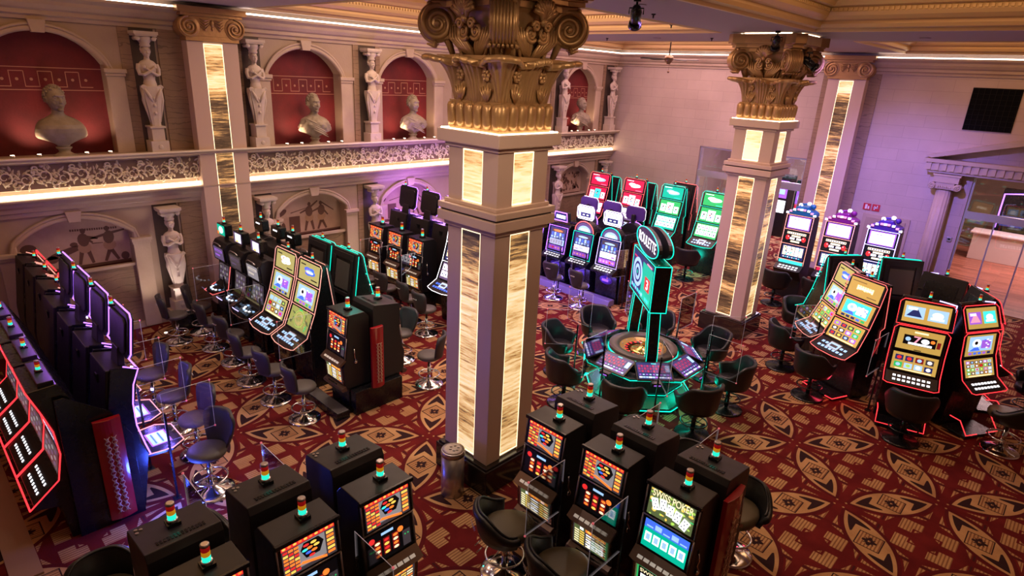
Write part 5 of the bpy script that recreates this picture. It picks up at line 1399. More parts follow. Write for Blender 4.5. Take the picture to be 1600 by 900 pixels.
    mb.build('console_screen', o)
    mb = MB()
    for k in range(3): mb.tube([(h-.02, .06-.015*i, .62-.11*k-.010*i) for i in range(3)][::-1]+[(h-.02, .22, .70-.11*k)], .011, L_blue, 6)
    mb.build('side_glow_bars', r)
    return r
def make_redcurve(w=.86):
    """concave machine with a thick red outline and rows of white keys"""
    r = empty('slot_machine'); r['category'] = 'slot machine'; r['label'] = 'x'; h = w/2
    prof = [(-.14, 2.10), (.16, 2.12), (.36, 1.65), (.39, 1.2), (.39, .0), (-.02, .0), (-.06, .50), (-.30, .56), (-.32, .62), (-.02, .90), (.05, 1.22), (.03, 1.54), (-.04, 1.80)]
    MB().prism(prof, -h+.02, h-.02, M_blk).build('cabinet', r, bevel=.010)
    MB().box(-h+.08, h-.08, -.02, .14, 2.11, 2.16, M_brown).build('top_box', r, bevel=.006)
    path = [(-.36, .60), (-.03, .88), (.04, 1.22), (.02, 1.54), (-.05, 1.80), (-.15, 2.12)]
    mb = MB()
    for s in (-1, 1): mb.tube([(s*h, y, z) for y, z in path], .009, L_red, 8)
    mb.tube([(-h, -.36, .60), (h, -.36, .60)], .010, L_red, 8); mb.tube([(-h, -.15, 2.12), (h, -.15, 2.12)], .008, L_red, 8)
    mb.build('light_outline', r)
    seg_screen(r, 'lower_screen', w-.08, (-.02, .94), (.04, 1.24), d_dim_grid, mx=.03, off=.004)
    def keysd(c):
        c.rect(0, 0, 1, 1, 'dblue'); c.up()
        for i in range(7): c.rect(.08+i*.12, .2, .14+i*.12, .4, 'white')
        c.rect(.1, .6, .9, .8, 'dimp')
    seg_screen(r, 'middle_screen', w-.08, (.04, 1.27), (.02, 1.55), keysd, mx=.03, off=.004)
    seg_screen(r, 'upper_screen', w-.08, (.01, 1.58), (-.05, 1.82), d_dim('dimp', 'sky'), mx=.03, off=.004)
    seg_screen(r, 'top_screen', w-.08, (-.06, 1.84), (-.135, 2.08), d_dim('dblue', 'greyl'), mx=.03, off=.004)
    deck(r, w-.10, (-.31, .61), (-.05, .86), 'white', 7, 2, ks=.62)
    signal_lamp(r, 0, .06, 2.15, .7)
    return r
def make_cards(ledm, s3, s2, s1, **k): return make_triple(ledm, s3, s2, s1, **k)
def make_arch(k, ledm, ledtop, w=.68, dome=False):
    r = empty('slot_machine'); r['category'] = 'slot machine'; r['label'] = 'x'; h = w/2; r.scale = (1.04, 1, 1.08)
    prof = [(.02, 1.62), (.10, 1.70), (.45, 1.66), (.50, 1.5), (.50, .0), (.0, .0), (-.05, .72), (-.30, .80), (-.31, .86), (-.10, .95)]
    MB().prism(prof, -h, h, M_blk).build('cabinet', r, bevel=.012)
    seg_screen(r, 'tall_screen', w-.08, (-.10, .98), (.0, 1.62), d_tower(k), mx=.03, mz=.015)
    mb = MB().tube([(-h+.01, -.13, .96), (-h+.01, -.02, 1.64), (h-.01, -.02, 1.64), (h-.01, -.13, .96)], .008, ledm, 8, closed=True); mb.build('light_outline', r)
    if k > 0:
        arc = [(h*.88*math.cos(t), 1.66+.27*math.sin(t)) for t in [PI*i/14 for i in range(15)]]
        mb = MB(); mb.prism(arc, .0, .22, M_blkmat, 'y', smooth=False); mb.build('arched_crown', r)
        mb = MB(); s_ = Screen(mb, (-h*.80, -.004, 1.67), (h*1.6, 0, 0), (0, 0, .24), (0, -1, 0))
        s_.poly([(.5+.5*math.cos(t), math.sin(t)*.95) for t in [PI*i/14 for i in range(15)]], 'dimp'); s_.up(); s_.poly([(.5+.38*math.cos(t), math.sin(t)*.62) for t in [PI*i/12 for i in range(13)]], 'sky'); s_.up(); s_.rect(.30, .08, .70, .30, 'white'); mb.build('crown_screen', r)
        MB().tube([(p[0]*1.02, -.012, p[1]) for p in arc], .013, ledtop, 8).build('crown_light', r)
        # rounded sign above, on a neck
        mb = MB().box(-.05, .05, .08, .18, 1.85, 2.15, M_blkmat); pts = [(-.24, 1.99), (.24, 1.99), (.29, 2.05), (.29, 2.27), (.23, 2.34), (-.23, 2.34), (-.29, 2.27), (-.29, 2.05)]
        mb.prism(pts, .0, .07, mat('violet_plastic', (.10, .04, .30), .3), 'y'); o = mb.build('sign_box', r, bevel=.02)
        mb = MB(); s_ = Screen(mb, (-.24, -.004, 2.02), (.48, 0, 0), (0, 0, .29), (0, -1, 0)); d_arch_label(s_); mb.build('sign_face', o)
        MB().tube([(p[0]*.95, -.01, p[1]*.985+.033) for p in pts], .010, L_white, 8, closed=True).build('sign_light', o)
    else:
        mb = MB(); mb.prism([(-.26, 1.78), (.26, 1.78), (.22, 2.02), (-.22, 2.02)], .05, .20, M_blkmat, 'y'); o = mb.build('sign_box', r, bevel=.02)
        mb = MB(); s_ = Screen(mb, (-.20, .045, 1.82), (.40, 0, 0), (0, 0, .15), (0, -1, 0)); s_.rect(0, 0, 1, 1, 'dblue'); s_.up(); s_.rect(.1, .2, .9, .8, 'white'); mb.build('sign_face', o)
        MB().tube([(-.24, .035, 1.79), (.24, .035, 1.79), (.205, .035, 2.01), (-.205, .035, 2.01)], .014, L_purple, 8, closed=True).build('sign_light', o)
        signal_lamp(r, -.1, .3, 1.70, .6)
    if dome: MB().ball((0, .12, 2.04), (.30, .20, .22), EM['dimp'], 20, 10).tube([(.30*math.cos(t), .12+.20*math.sin(t), 2.06) for t in [2*PI*i/20 for i in range(20)]], .016, L_lav, 8, closed=True).tube([(.24*math.cos(t), .12+.16*math.sin(t), 2.16) for t in [2*PI*i/20 for i in range(20)]], .010, L_lav, 6, closed=True).build('dome_light', r)
    deck(r, w+.04, (-.32, .84), (-.11, .95), 'white', 6, 2, dark=M_blk)
    MB().ball((0, -.02, .60), (.22, .05, .13), MATS.get('violet_plastic') or mat('violet_plastic', (.10, .04, .30), .3), 16, 10).build('belly_panel', r)
    MB().box(-.10, .10, -.085, -.07, .56, .62, EM['purple']).build('belly_lamp', r)
    return r
def make_wheelslot(col, w=.74):
    """upright with three stacked framed screens and a jewelled crown"""
    r = empty('slot_machine'); r['category'] = 'slot machine'; r['label'] = 'x'; h = w/2
    cm = mat('crown_'+col, {'aqua': (.01, .20, .35), 'plum': (.25, .01, .20), 'indigo': (.08, .02, .30)}[col], .3)
    prof = [(.06, 2.34), (.16, 2.40), (.50, 2.30), (.55, 1.9), (.55, .0), (.0, .0), (-.02, .55), (-.26, .80), (-.28, .86), (-.06, .94), (-.02, 1.0)]
    MB().prism(prof, -h, h, M_blkmat).build('cabinet', r, bevel=.012)
    seg_screen(r, 'lower_screen', w-.02, (-.03, 1.10), (.0, 1.52), d_white_grid, mx=.05, mz=.03)
    seg_screen(r, 'middle_screen', w-.02, (.0, 1.54), (.03, 1.92), d_wheels, mx=.05, mz=.02)
    seg_screen(r, 'upper_screen', w-.02, (.03, 1.94), (.06, 2.32), d_white_top, mx=.05, mz=.02)
    mb = MB()
    fr = L_peach if col != 'indigo' else L_lav
    for s in (-1, 1): mb.tube([(s*(h-.005), -.06, 1.0), (s*(h-.005), .04, 2.33)], .009, fr, 6)
    for (y, z) in ((-.05, 1.09), (-.02, 1.53), (.01, 1.93), (.045, 2.33)): mb.tube([(-h, y, z), (h, y, z)], .008, fr, 6)
    mb.build('frame_light', r)
    MB().box(-h+.04, h-.04, -.045, -.03, .99, 1.07, EM['aqua' if col == 'aqua' else 'crimson' if col == 'plum' else 'purple']).build('jackpot_strip', r)
    deck(r, w, (-.29, .84), (-.05, .96), 'white', 6, 2)
    mb = MB(); pts = [(-h-.02, 2.34), (-h, 2.42), (-h*.55, 2.50), (-h*.40, 2.58), (h*.40, 2.60), (h*.55, 2.52), (h, 2.44), (h+.02, 2.34)]
    mb.prism(pts, .05, .42, cm, 'y'); mb.build('crown', r, bevel=.02)
    mb = MB()
    for i, (x, z) in enumerate(((-h, 2.38), (-h*.78, 2.43), (-h*.52, 2.48), (-h*.22, 2.50), (.0, 2.50), (h*.22, 2.50), (h*.52, 2.49), (h*.78, 2.44), (h, 2.39))):
        mb.box(x-.035, x+.035, .02, .06, z-.025, z+.025, L_white if i % 2 == 0 else EM['pink'])
    for s, z in ((-.10, 2.62), (.12, 2.68)): mb.lathe([(.05, z-.05), (.06, z), (.03, z+.03)], EM['white'], 12, Matrix.Translation((s, .2, 0)))
    mb.tube([(x, .045, z) for x, z in ((-h, 2.38), (-h*.78, 2.43), (-h*.52, 2.48), (-h*.22, 2.50), (.0, 2.50), (h*.22, 2.50), (h*.52, 2.49), (h*.78, 2.44), (h, 2.39))], .022, cm, 6)
    mb.tube([(-.10, .05, 2.50), (-.10, .2, 2.62), (.12, .2, 2.66), (.24, .22, 2.60)], .03, cm, 6)
    mb.ball((.24, .22, 2.60), (.07, .07, .07), cm, 10, 8); mb.build('crown_lamps', r)
    return r
def make_round_old(kind, w=.66):
    """older rounded dark cabinet with bulging hood, small sign on top and half-round console"""
    r = empty('slot_machine'); r['category'] = 'slot machine'; r['label'] = 'x'; h = w/2
    prof = [(-.02, 1.92), (.04, 2.02), (.16, 2.05), (.40, 1.98), (.46, 1.80), (.46, .30), (.0, .30), (-.03, .80), (-.06, .98), (.04, 1.04), (.08, 1.50), (.02, 1.56)]
    MB().prism(prof, -h, h, M_blkmat).build('cabinet', r, bevel=.02)
    ht = {0: d_dim('dimp', 'purple'), 1: d_dim('dim', 'dimp'), 2: d_dim('greyl', 'spin')}[kind]
    seg_screen(r, 'upper_screen', w-.06, (.005, 1.58), (-.02, 1.92), ht, mx=.05, mz=.03, off=.02, chamfer=.05)
    seg_screen(r, 'lower_screen', w-.08, (.03, 1.08), (.075, 1.50), d_dim_grid, mx=.04, mz=.02)
    MB().tube([(-.20, -.05, 1.95), (-.1, -.06, 1.985), (.1, -.06, 1.985), (.20, -.05, 1.95)], .012, M_steel, 8).build('hood_handle', r)
    # half-round console
    pts = [(h*.98*math.cos(t), -.02+.34*math.sin(t)) for t in [PI+PI*i/16 for i in range(17)]]
    mb = MB().prism(pts, .90, .96, M_blk, 'z'); o = mb.build('button_deck', r, bevel=.008)
    mb = MB()
    for i in range(7):
        t = PI+PI*(i+.8)/8.6; mb.lathe([(.028, .96), (.022, .975)], EM['white'] if i % 3 else EM['sky'], 8, c=(h*.72*math.cos(t), -.02+.24*math.sin(t)))
    mb.build('keys', o)
    MB().ball((0, -.04, .62), (.20, .10, .20), M_leather, 14, 10).tube([(-.15, -.13, .70), (0, -.155, .72), (.15, -.13, .70)], .008, L_lav, 6).build('belly_grille', r)
    if kind == 0: MB().tube([(-h*1.05, -.04, .98), (-h*.7, -.34, .90), (h*.7, -.34, .90), (h*1.05, -.04, .98), (h*1.03, .06, 1.5)], .008, L_coral, 6).build('console_outline', r)
    mb = MB().box(-.04, .04, .14, .22, 2.02, 2.14, M_blk); mb.prism([(-.20, 2.14), (.20, 2.14), (.23, 2.20), (.21, 2.40), (-.21, 2.40), (-.23, 2.20)], .08, .24, M_blk, 'y'); o = mb.build('sign_box', r, bevel=.012)
    mb = MB(); s_ = Screen(mb, (-.19, .075, 2.16), (.38, 0, 0), (0, 0, .22), (0, -1, 0))
    if kind == 0: s_.rect(0, 0, 1, 1, 'teal'); s_.up(); s_.ell(.5, .5, .3, .35, 'white'); s_.rect(0, 0, .2, .3, 'orange')
    else: s_.rect(0, 0, 1, 1, 'dimp'); s_.up(); s_.rect(.2, .08, .92, .92, 'white'); s_.up(); s_.rect(.25, .1, .6, .25, 'yellow')
    mb.build('sign_face', o)
    MB().box(-.09, .09, .242, .248, 2.30, 2.33, EM['white']).build('rear_label', o)
    signal_lamp(r, 0, .16, 2.40, .70)
    return r

# ---- chairs
def ring_pts(r, z, n=28, c=(0, 0)): return [(c[0]+r*math.cos(2*PI*i/n), c[1]+r*math.sin(2*PI*i/n), z) for i in range(n)]
def make_stool(name='bar_stool'):
    r = empty(name); r['category'] = 'stool'; r['label'] = 'x'; r.scale = (1.08, 1.08, 1.03)
    MB().lathe([(.255, .0), (.255, .015), (.24, .03), (.17, .05), (.07, .075), (.04, .10)], M_chrome, 32).build('base', r)
    MB().lathe([(.030, .08), (.030, .40), (.022, .40), (.022, .55)], M_chrome, 16).build('pole', r)
    mb = MB().tube(ring_pts(.185, .22), .013, M_chrome, 8, closed=True)
    for k in range(3): a = k*2*PI/3+.3; mb.tube([(.03*math.cos(a), .03*math.sin(a), .24), (.185*math.cos(a), .185*math.sin(a), .22)], .009, M_chrome, 6)
    mb.build('foot_ring', r)
    MB().lathe([(.05, .52), (.17, .545), (.205, .57), (.215, .60), (.20, .635), (.15, .655), (.0, .66)], M_seat, 28).build('seat', r)
    rings = []
    for i in range(11):
        t = i/10; z = .60+.46*t; w = .145+.100*math.sin(PI*min(1, t*1.0)*.62)-(.05*max(0, t-.85)/.15)
        yb = .20+.07*t
        row = []
        for j in range(9):
            u = -1+2*j/8; row.append((u*w, yb-.075*u*u, z))
        for j in range(9):
            u = 1-2*j/8; row.append((u*w*.98, yb-.075*u*u+.045, z))
        rings.append(row)
    mb = MB().loft(rings, M_leather); mb.build('backrest', r)
    mb = MB().tube([(-.07+.014*i, .305+.0*i-.3*(-.07+.014*i)**2, .90+.014*math.sin(i*1.9)) for i in range(11)], .0045, mat('white_stitch', (.75, .72, .75), .6), 5)
    mb.build('script_mark', r)
    return r
def shell(mb, m, R0, hfun, a0=-2.25, a1=2.25, th=.05, zb=.50, n=30, lean=.06):
    rings = []
    for i in range(n+1):
        a = a0+(a1-a0)*i/n; h = hfun(a)
        d = Vector((math.sin(a), math.cos(a), 0)); prof = []
        for (o, z) in ((0, 0), (.03, .08), (lean*.7, .5*(h-zb)), (lean, h-zb-.02), (lean+.012, h-zb), (lean+.035, h-zb+.012), (lean+.06, h-zb-.01), (lean+th+.012, h-zb-.05), (lean*.7+th, .5*(h-zb)), (.03+th, .08), (th, 0)):
            prof.append(tuple(d*(R0+o)+Vector((0, 0, zb+z))))
        rings.append(prof)
    mb.loft(rings, m)
def make_tub(black=True, name='tub_chair'):
    r = empty(name); r['category'] = 'chair'; r['label'] = 'x'; r.scale = (1.14, 1.14, 1.05)
    MB().lathe([(.27, 0), (.27, .02), (.25, .035), (.06, .05), (.04, .08)], M_blk, 30).build('base', r)
    MB().lathe([(.035, .06), (.035, .48)], M_blk, 14).build('pole', r)
    mb = MB().tube(ring_pts(.20, .24), .012, M_blk, 8, closed=True)
    for k in range(3): a = k*2*PI/3; mb.tube([(.03*math.cos(a), .03*math.sin(a), .26), (.20*math.cos(a), .20*math.sin(a), .24)], .009, M_blk, 6)
    mb.build('foot_ring', r)
    MB().lathe([(.12, .47), (.235, .49), (.25, .53), (.24, .60), (.20, .625), (.0, .63)], M_blkleather, 28).build('seat', r)
    mb = MB(); sm = lambda t: t*t*(3-2*t)
    shell(mb, M_blkleather, .235, lambda a: .78+.22*sm(max(0, min(1, (1.75-abs(a))/.85)))-.04*max(0, abs(a)-1.9)); mb.build('backrest', r)
    return r
def make_low(textual=True, name='bar_chair'):
    r = empty(name); r['category'] = 'chair'; r['label'] = 'x'; r.scale = (1.10, 1.10, 1.07)
    MB().lathe([(.27, .0), (.27, .015), (.25, .03), (.17, .05), (.06, .075), (.04, .10)], M_chrome, 32).build('base', r)
    MB().lathe([(.035, .08), (.035, .42), (.026, .42), (.026, .56)], M_chrome, 16).build('pole', r)
    mb = MB().tube(ring_pts(.215, .26), .012, M_chrome, 8, closed=True)
    for k in range(4): a = k*PI/2+.4; mb.tube([(.03*math.cos(a), .03*math.sin(a), .36), (.215*math.cos(a), .215*math.sin(a), .26)], .006, M_chrome, 6)
    mb.build('foot_ring', r)
    rings = []
    for (z, q) in ((.55, .60), (.56, .88), (.58, .98), (.62, 1.0), (.665, .97), (.69, .85), (.70, .5)):
        ring = []
        for k in range(32):
            a = 2*PI*k/32; c, s = math.cos(a), math.sin(a)
            rr_ = .27*(1+.06*math.cos(2*a)*-1); ring.append((rr_*q*c*.98, rr_*q*s*(1.1 if s < 0 else .95)-.01, z))
        rings.append(ring)
    MB().loft(rings, M_olive).build('seat', r)
    mb = MB(); sm = lambda t: t*t*(3-2*t)
    shell(mb, M_blkleather, .235, lambda a: .74+.19*sm(max(0, min(1, (1.55-abs(a))/1.1))), -1.75, 1.75, .055, .56, 30, .07); mb.build('backrest', r)
    MB().tube([(.31*math.sin(a), .31*math.cos(a), (.74+.19*sm(max(0, min(1, (1.55-abs(a))/1.1))))+.012) for a in [-1.7+3.4*i/24 for i in range(25)]], .014, M_blkleather, 6).build('piping', r)
    if textual:
        wt = mat('white_print', (.70, .66, .62), .5)
        for (t, z, hh, wd) in (('ADMIRAL', .745, .032, .62), ('CASINO', .700, .024, .42)):
            vs, fs = text_shape(t); mb = MB(); P = []
            for (x, y) in vs:
                a = (.5-x)*wd; rad = .235+.055+.055+(z-.56)*.18+.006
                P.append((rad*math.sin(a), rad*math.cos(a), z+y*hh))
            mb.add(P, fs, wt); mb.build('printed_word', r)
        mb = MB()
        for s in (-1, 1): mb.tube([(s*.05-.12, .30, .56), (s*.05-.12, .36, .50)], .008, M_chrome, 6)
        mb.build('height_lever', r)
    return r
def make_divider(w=.62, h=.72, z0=.92, post=True, slant=0):
    """clear acrylic privacy sheet standing along y, with a black post and pink corner caps"""
    r = empty('acrylic_divider'); r['category'] = 'divider'; r['label'] = 'x'
    pts = [(-w, z0), (0, z0), (0, z0+h), (-w+slant, z0+h)]
    MB().prism(pts, -.003, .003, M_glass).build('clear_sheet', r)
    em_ = mat('edge_highlight', (.75, .72, .78), .25, emis=(.8, .75, .85), es=.10)  # pale, faintly glowing rim imitates the highlight along the sheet edges
    MB().tube([(0, y, z) for y, z in pts], .0035, em_, 5, closed=True).build('sheet_edge_highlight', r)
    mb = MB(); pk = mat('pink_cap', (.9, .25, .28), .4, emis=(.9, .15, .2), es=.4)
    for (y, z) in (pts[0], pts[3]): mb.ball((0, y, z), .014, pk, 8, 6)
    mb.build('corner_caps', r)
    if post: MB().box(-.014, .014, -.028, .0, 0, z0+.42, M_blk).box(-.05, .05, -.06, .04, 0, .012, M_blk).build('post', r, bevel=.004)
    return r

# stands under the shorter cabinets
def stand(r, w, z, d=.50, y0=.0, led_=None):
    MB().box(-w/2+.02, w/2-.02, y0, d, 0, z, M_blk).box(-w/2, w/2, y0-.03, d+.0, 0, .06, M_blk).build('stand', r, bevel=.006)
    return r
# ---------------- bank in the lower right foreground (players face away from the wall of the column)
RF = Kind(stand(make_reel(d_fruit, d_reels, d_pay), .62, .48, .42, -.02))
RS = Kind(stand(make_reel(d_swiss, d_cards_blue, d_swiss_pay), .62, .48, .42, -.02))
RB = Kind(stand(make_reel(d_fruit, d_reels, d_pay, deep=True), .62, .48, .54, -.02))
RC = Kind(stand(make_reel(d_fruit, d_reels, d_pay_big), .62, .48, .42, -.02))
G1 = 'front reel machines beside the column'
RF.put((-4.02, 5.03, 0), 0, 'orange-screened reel machine nearest the steel bin, its bluish flat top carrying a signal lamp', G1)
RC.put((-3.15, 5.03, 0), 0, 'orange-screened reel machine just left of the green poker machine, teal-tinted flat top', G1)
RS.put((-2.28, 5.03, 0), 0, 'poker machine with a green SWISS POKER card screen at the right end of its bank', G1)
for x, l in ((-3.98, 'behind the reel machine nearest the bin'), (-3.10, 'in the middle, beside the roulette table'), (-2.24, 'behind the green poker machine')):
    RB.put((x, 6.03, 0), PI, 'dark slant-topped machine seen from behind with vent slots, '+l, 'rear machines beside the column')
# ---------------- bank in the lower left foreground
for y, l in ((2.90, 'topmost beside the carpet aisle'), (2.05, 'middle')  , (1.20, 'lowest in view')):
    RF.put((-4.30, y, 0), PI/2, 'orange-screened reel machine in the lower left bank, '+l, 'front reel machines in the lower left bank')
    RB.put((-5.32, y, 0), -PI/2, 'dark slant-topped machine with vents and three studs, lower left bank, '+l.split(',')[0], 'rear machines in the lower left bank')
# ---------------- long bank along the middle left
OLD = [Kind(stand(make_round_old(k), .66, .30, .46)) for k in range(3)]
OLD[0].put((-13.62, 4.98, 0), 0, 'rounded dark slot machine with green top sign nearest the left wall pilaster')
OLD[1].put((-12.76, 4.98, 0), 0, 'rounded dark slot machine with brownish upper screen, second from the wall')
OLD[2].put((-11.92, 4.98, 0), 0, 'rounded dark slot machine with pale beige upper screen beside the yellow screen machines')
for x, l in ((-13.60, 'nearest the left wall'), (-12.75, 'middle of three'), (-12.08, 'just behind the yellow screens')):
    OLD[1].put((x, 6.12, 0), PI, 'dark slot machine seen from behind with small black top sign, '+l, 'dark machines facing the mural wall')
TA = make_triple(L_peach, D_gold_blue if 0 else d_gold_logo, lambda c: d_gold_game(c, 1), lambda c: d_grid(c, 4, 3, 5), label='tall curved machine with three yellow screens, the left one of the glowing pair')
TB = make_triple(L_peach, D_gold_blue, lambda c: d_gold_game(c, 3), d_orb, label='tall curved machine with yellow screens and a big green orb on the lowest')
for t, x in ((TA, -10.98), (TB, -10.05)): t.location = (x, 5.0, 0); t['group'] = 'tall curved yellow screen machines'
TT = Kind(make_triple(L_teal, D_gold_blue, lambda c: d_gold_game(c, 1), lambda c: d_grid(c), label='x'))
TT.put((-11.30, 6.52, 0), PI, 'teal-edged curved machine seen from behind, left of the two behind the yellow screens', 'teal-edged machines behind the yellow screens')
TT.put((-10.30, 6.52, 0), PI, 'teal-edged curved machine seen from behind, right of the two behind the yellow screens', 'teal-edged machines behind the yellow screens')
RF.put((-8.78, 5.03, 0), 0, 'orange-screened reel machine at the right end of the long middle bank with red end panel')
RB.put((-8.72, 6.03, 0), PI, 'dark slant-topped machine behind the reel machine at the red end panel')
o = MB().box(-9.5, -8.36, 4.68, 4.93, .0, .13, M_blk).box(-9.46, -8.38, 4.70, 4.92, .13, .136, M_steel).build('step_platform', bevel=.006); tag(o, 'low dark step platform before the end of the long middle bank', 'platform')
def red_panel(loc, rz, h, w, lab, z0=.25):
    r = empty('decorative_end_panel', loc, rz); tag(r, lab, 'panel')
    pts = [(w*(-.5+i/8), -.05-.035*math.sin(PI*i/8)) for i in range(9)]+[(w/2, 0), (-w/2, 0)]
    MB().prism(pts, z0, z0+h, M_redpanel, 'z').build('crimson_board', r, bevel=.004)
    mb = MB(); k = 0; z = z0+.10; s = w*.20
    while z < z0+h-.30:
        for sx in (-1, 1):
            cx = sx*s*.62
            for q in (0, .022, .044):
                mb.tube([(cx-s*.5+q*.6, -.094, z+q), (cx, -.096, z+s*.5+q), (cx+s*.5-q*.6, -.094, z+q)], .0045, M_tanprint, 4)
                mb.tube([(cx-s*.5+q*.6, -.094, z+s*1.3-q), (cx, -.096, z+s*.8-q), (cx+s*.5-q*.6, -.094, z+s*1.3-q)], .0045, M_tanprint, 4)
        z += s*1.45
    mb.build('tan_ornament', r); return r
red_panel((-8.30, 5.47, 0), PI/2, 1.15, .24, 'red board with tan lattice ornament on the end of the long middle bank', .45)
MB_ = MB().box(-8.47, -8.31, 5.03, 6.02, .0, .45, M_blk); tag(MB_.build('bank_end_skirt', bevel=.005), 'black skirt board at the foot of the red end panel of the middle bank', 'panel')
# ---------------- purple-lit reel machines in front of the mural
for x, l in ((-13.58, 'left one'), (-12.72, 'middle one'), (-11.86, 'right one')):
    RF.put((x, 9.06, 0), 0, 'orange-screened reel machine before the purple wall, %s of the three' % l, 'reel machines before the purple wall')
TW = make_triple(L_white, d_logo_on('greyl', 'white'), d_white_grid, lambda c: d_many_cards('dimp')(c), label='tall machine with pale grey screens partly hidden by the front column', w=.80, keys='blue')
TW.location = (-10.48, 9.06, 0)
VI = Kind(make_violet())
for x, l in ((-13.60, 'leftmost'), (-12.65, 'second'), (-11.72, 'third'), (-10.80, 'hidden end one')):
    VI.put((x, 10.03, 0), PI, 'violet-edged raised screen machine seen from behind near the mural, '+l, 'violet-edged machines by the mural')
# ---------------- bank along the lower left edge
for x, l in ((-8.56, 'nearest, at the red end panel'), (-9.49, 'second from the red end panel'), (-10.42, 'third from the red end panel'), (-11.35, 'fourth, next to the dark boxes')):
    VI.put((x, 1.72, 0), PI, 'machine with violet light outline and raised monitor, left bank, '+l, 'violet-edged machines in the left bank')
VR = Kind(make_violet(redtop=True))
for x, l in ((-12.30, 'right one'), (-13.22, 'middle one'), (-14.12, 'one against the wall')):
    VR.put((x, 1.78, 0), PI, 'dark box machine with red top light in the left bank, '+l, 'dark box machines by the wall')
RD = Kind(make_redcurve())
for x, l in ((-8.56, 'nearest the bottom'), (-9.45, 'second'), (-10.34, 'third'), (-11.23, 'fourth, cut by the left edge')):
    RD.put((x, .82, 0), 0, 'black curved machine with red light outline, left edge, '+l, 'red-outlined machines on the left edge')
red_panel((-8.07, 1.36, 0), PI/2, 1.45, .30, 'tall glossy red board with tan lattice ornament on the end of the left bank', .10)
o = MB().prism([(.88, 0), (1.62, 0), (1.62, 1.2), (1.42, 1.62), (1.0, 1.95), (.90, 1.95)], -8.11, -8.09, M_blk).build('bank_end_board', bevel=.004); tag(o, 'black end board behind the tall red ornament board of the left bank', 'panel')
o = MB().box(-12, -7.7, .12, .42, 0, .03, mat('tan_threshold_board', (.30, .17, .10), .5)).build('floor_runner'); tag(o, 'brown floor strip under the red-outlined machines at the left edge', 'floor mat')
# ---------------- arched blue machines in the middle distance
AR = [make_arch(0, L_purple, L_purple), make_arch(1, L_teal, L_coral), make_arch(2, L_lav, L_teal)]
for a, x, l in zip(AR, (-10.77, -9.87, -8.97), ('blue slot machine with small flat sign and violet outline beside the front column', 'arched slot machine with teal outline and pink crown, between two others', 'arched slot machine with lavender outline and teal crown at the red end board')):
    a.location = (x, 13.35, 0); a['label'] = l; a['group'] = 'arched machines in the middle distance'
ad = make_arch(0, L_purple, L_purple, dome=True); ad.location = (-11.67, 13.35, 0); ad['label'] = 'slot machine with glowing violet dome, half behind the front column'
AB = Kind(make_arch(1, L_purple, L_purple))
for x, l in ((-10.60, 'left'), (-9.78, 'middle'), (-8.99, 'right')):
    AB.put((x, 14.50, 0), PI, 'violet arched machine seen from behind, %s one, back to back with the arched row' % l, 'rear arched machines')
red_panel((-8.53, 13.98, 0), PI/2, 1.45, .45, 'red end board at the right side of the arched machines', .25)
o = MB().box(-8.60, -8.55, 13.38, 14.5, 0, 1.95, M_blk).build('bank_end_board', bevel=.004); tag(o, 'black end board beside the arched machines in the middle distance', 'panel')
o = MB().prism([(12.98, .0), (13.30, .0), (13.30, .16), (13.06, .16)], -12.0, -8.62, mat('violet_lit_step', (.20, .16, .30), .3)).build('step_platform', bevel=.01); tag(o, 'low purple step platform before the arched machines', 'platform')
# ---------------- tall card machines near the back wall
cards = [(-12.97, L_coral, d_logo_on('crimson', 'sky'), d_three_cards('crimson', 'aqua'), d_many_cards('crimson'), 'tall red card machine nearest the far corner mural'),
         (-11.50, L_coral, d_logo_on('crimson', 'white'), d_three_cards('crimson'), d_many_cards('dimp'), 'tall red card machine second from the far corner'),
         (-10.00, L_teal, d_logo_on('teal', 'sky'), d_three_cards('green', 'white'), d_many_cards('teal'), 'tall green card machine behind the roulette sign'),
         (-8.52, L_teal, d_logo_on('green', 'white'), d_three_cards('green'), d_many_cards('green'), 'tall green card machine half behind the second column')]
for x, lm, a, b, c, l in cards:
    t = make_triple(lm, a, b, c, label=l, back_led=L_teal); t.location = (x, 18.0, 0); t.scale = (1.02, 1, 1.10); t['group'] = 'tall card machines near the back wall'
TR2 = make_triple(L_coral, d_gold_text, lambda c: d_gold_game(c, 3), lambda c: d_grid(c), label='coral-edged dark machine seen from behind, rightmost near the back wall'); TR2.scale = (1, 1, 1.08); TR2.location = (-10.15, 19.6, 0); TR2.rotation_euler = (0, 0, PI)
for x, l in ((-13.25, 'nearest the corner'), (-11.70, 'between red and green card machines')):
    TT.put((x, 19.6, 0), PI, 'teal-edged machine seen from behind near the back wall, '+l, 'machines facing the back wall')
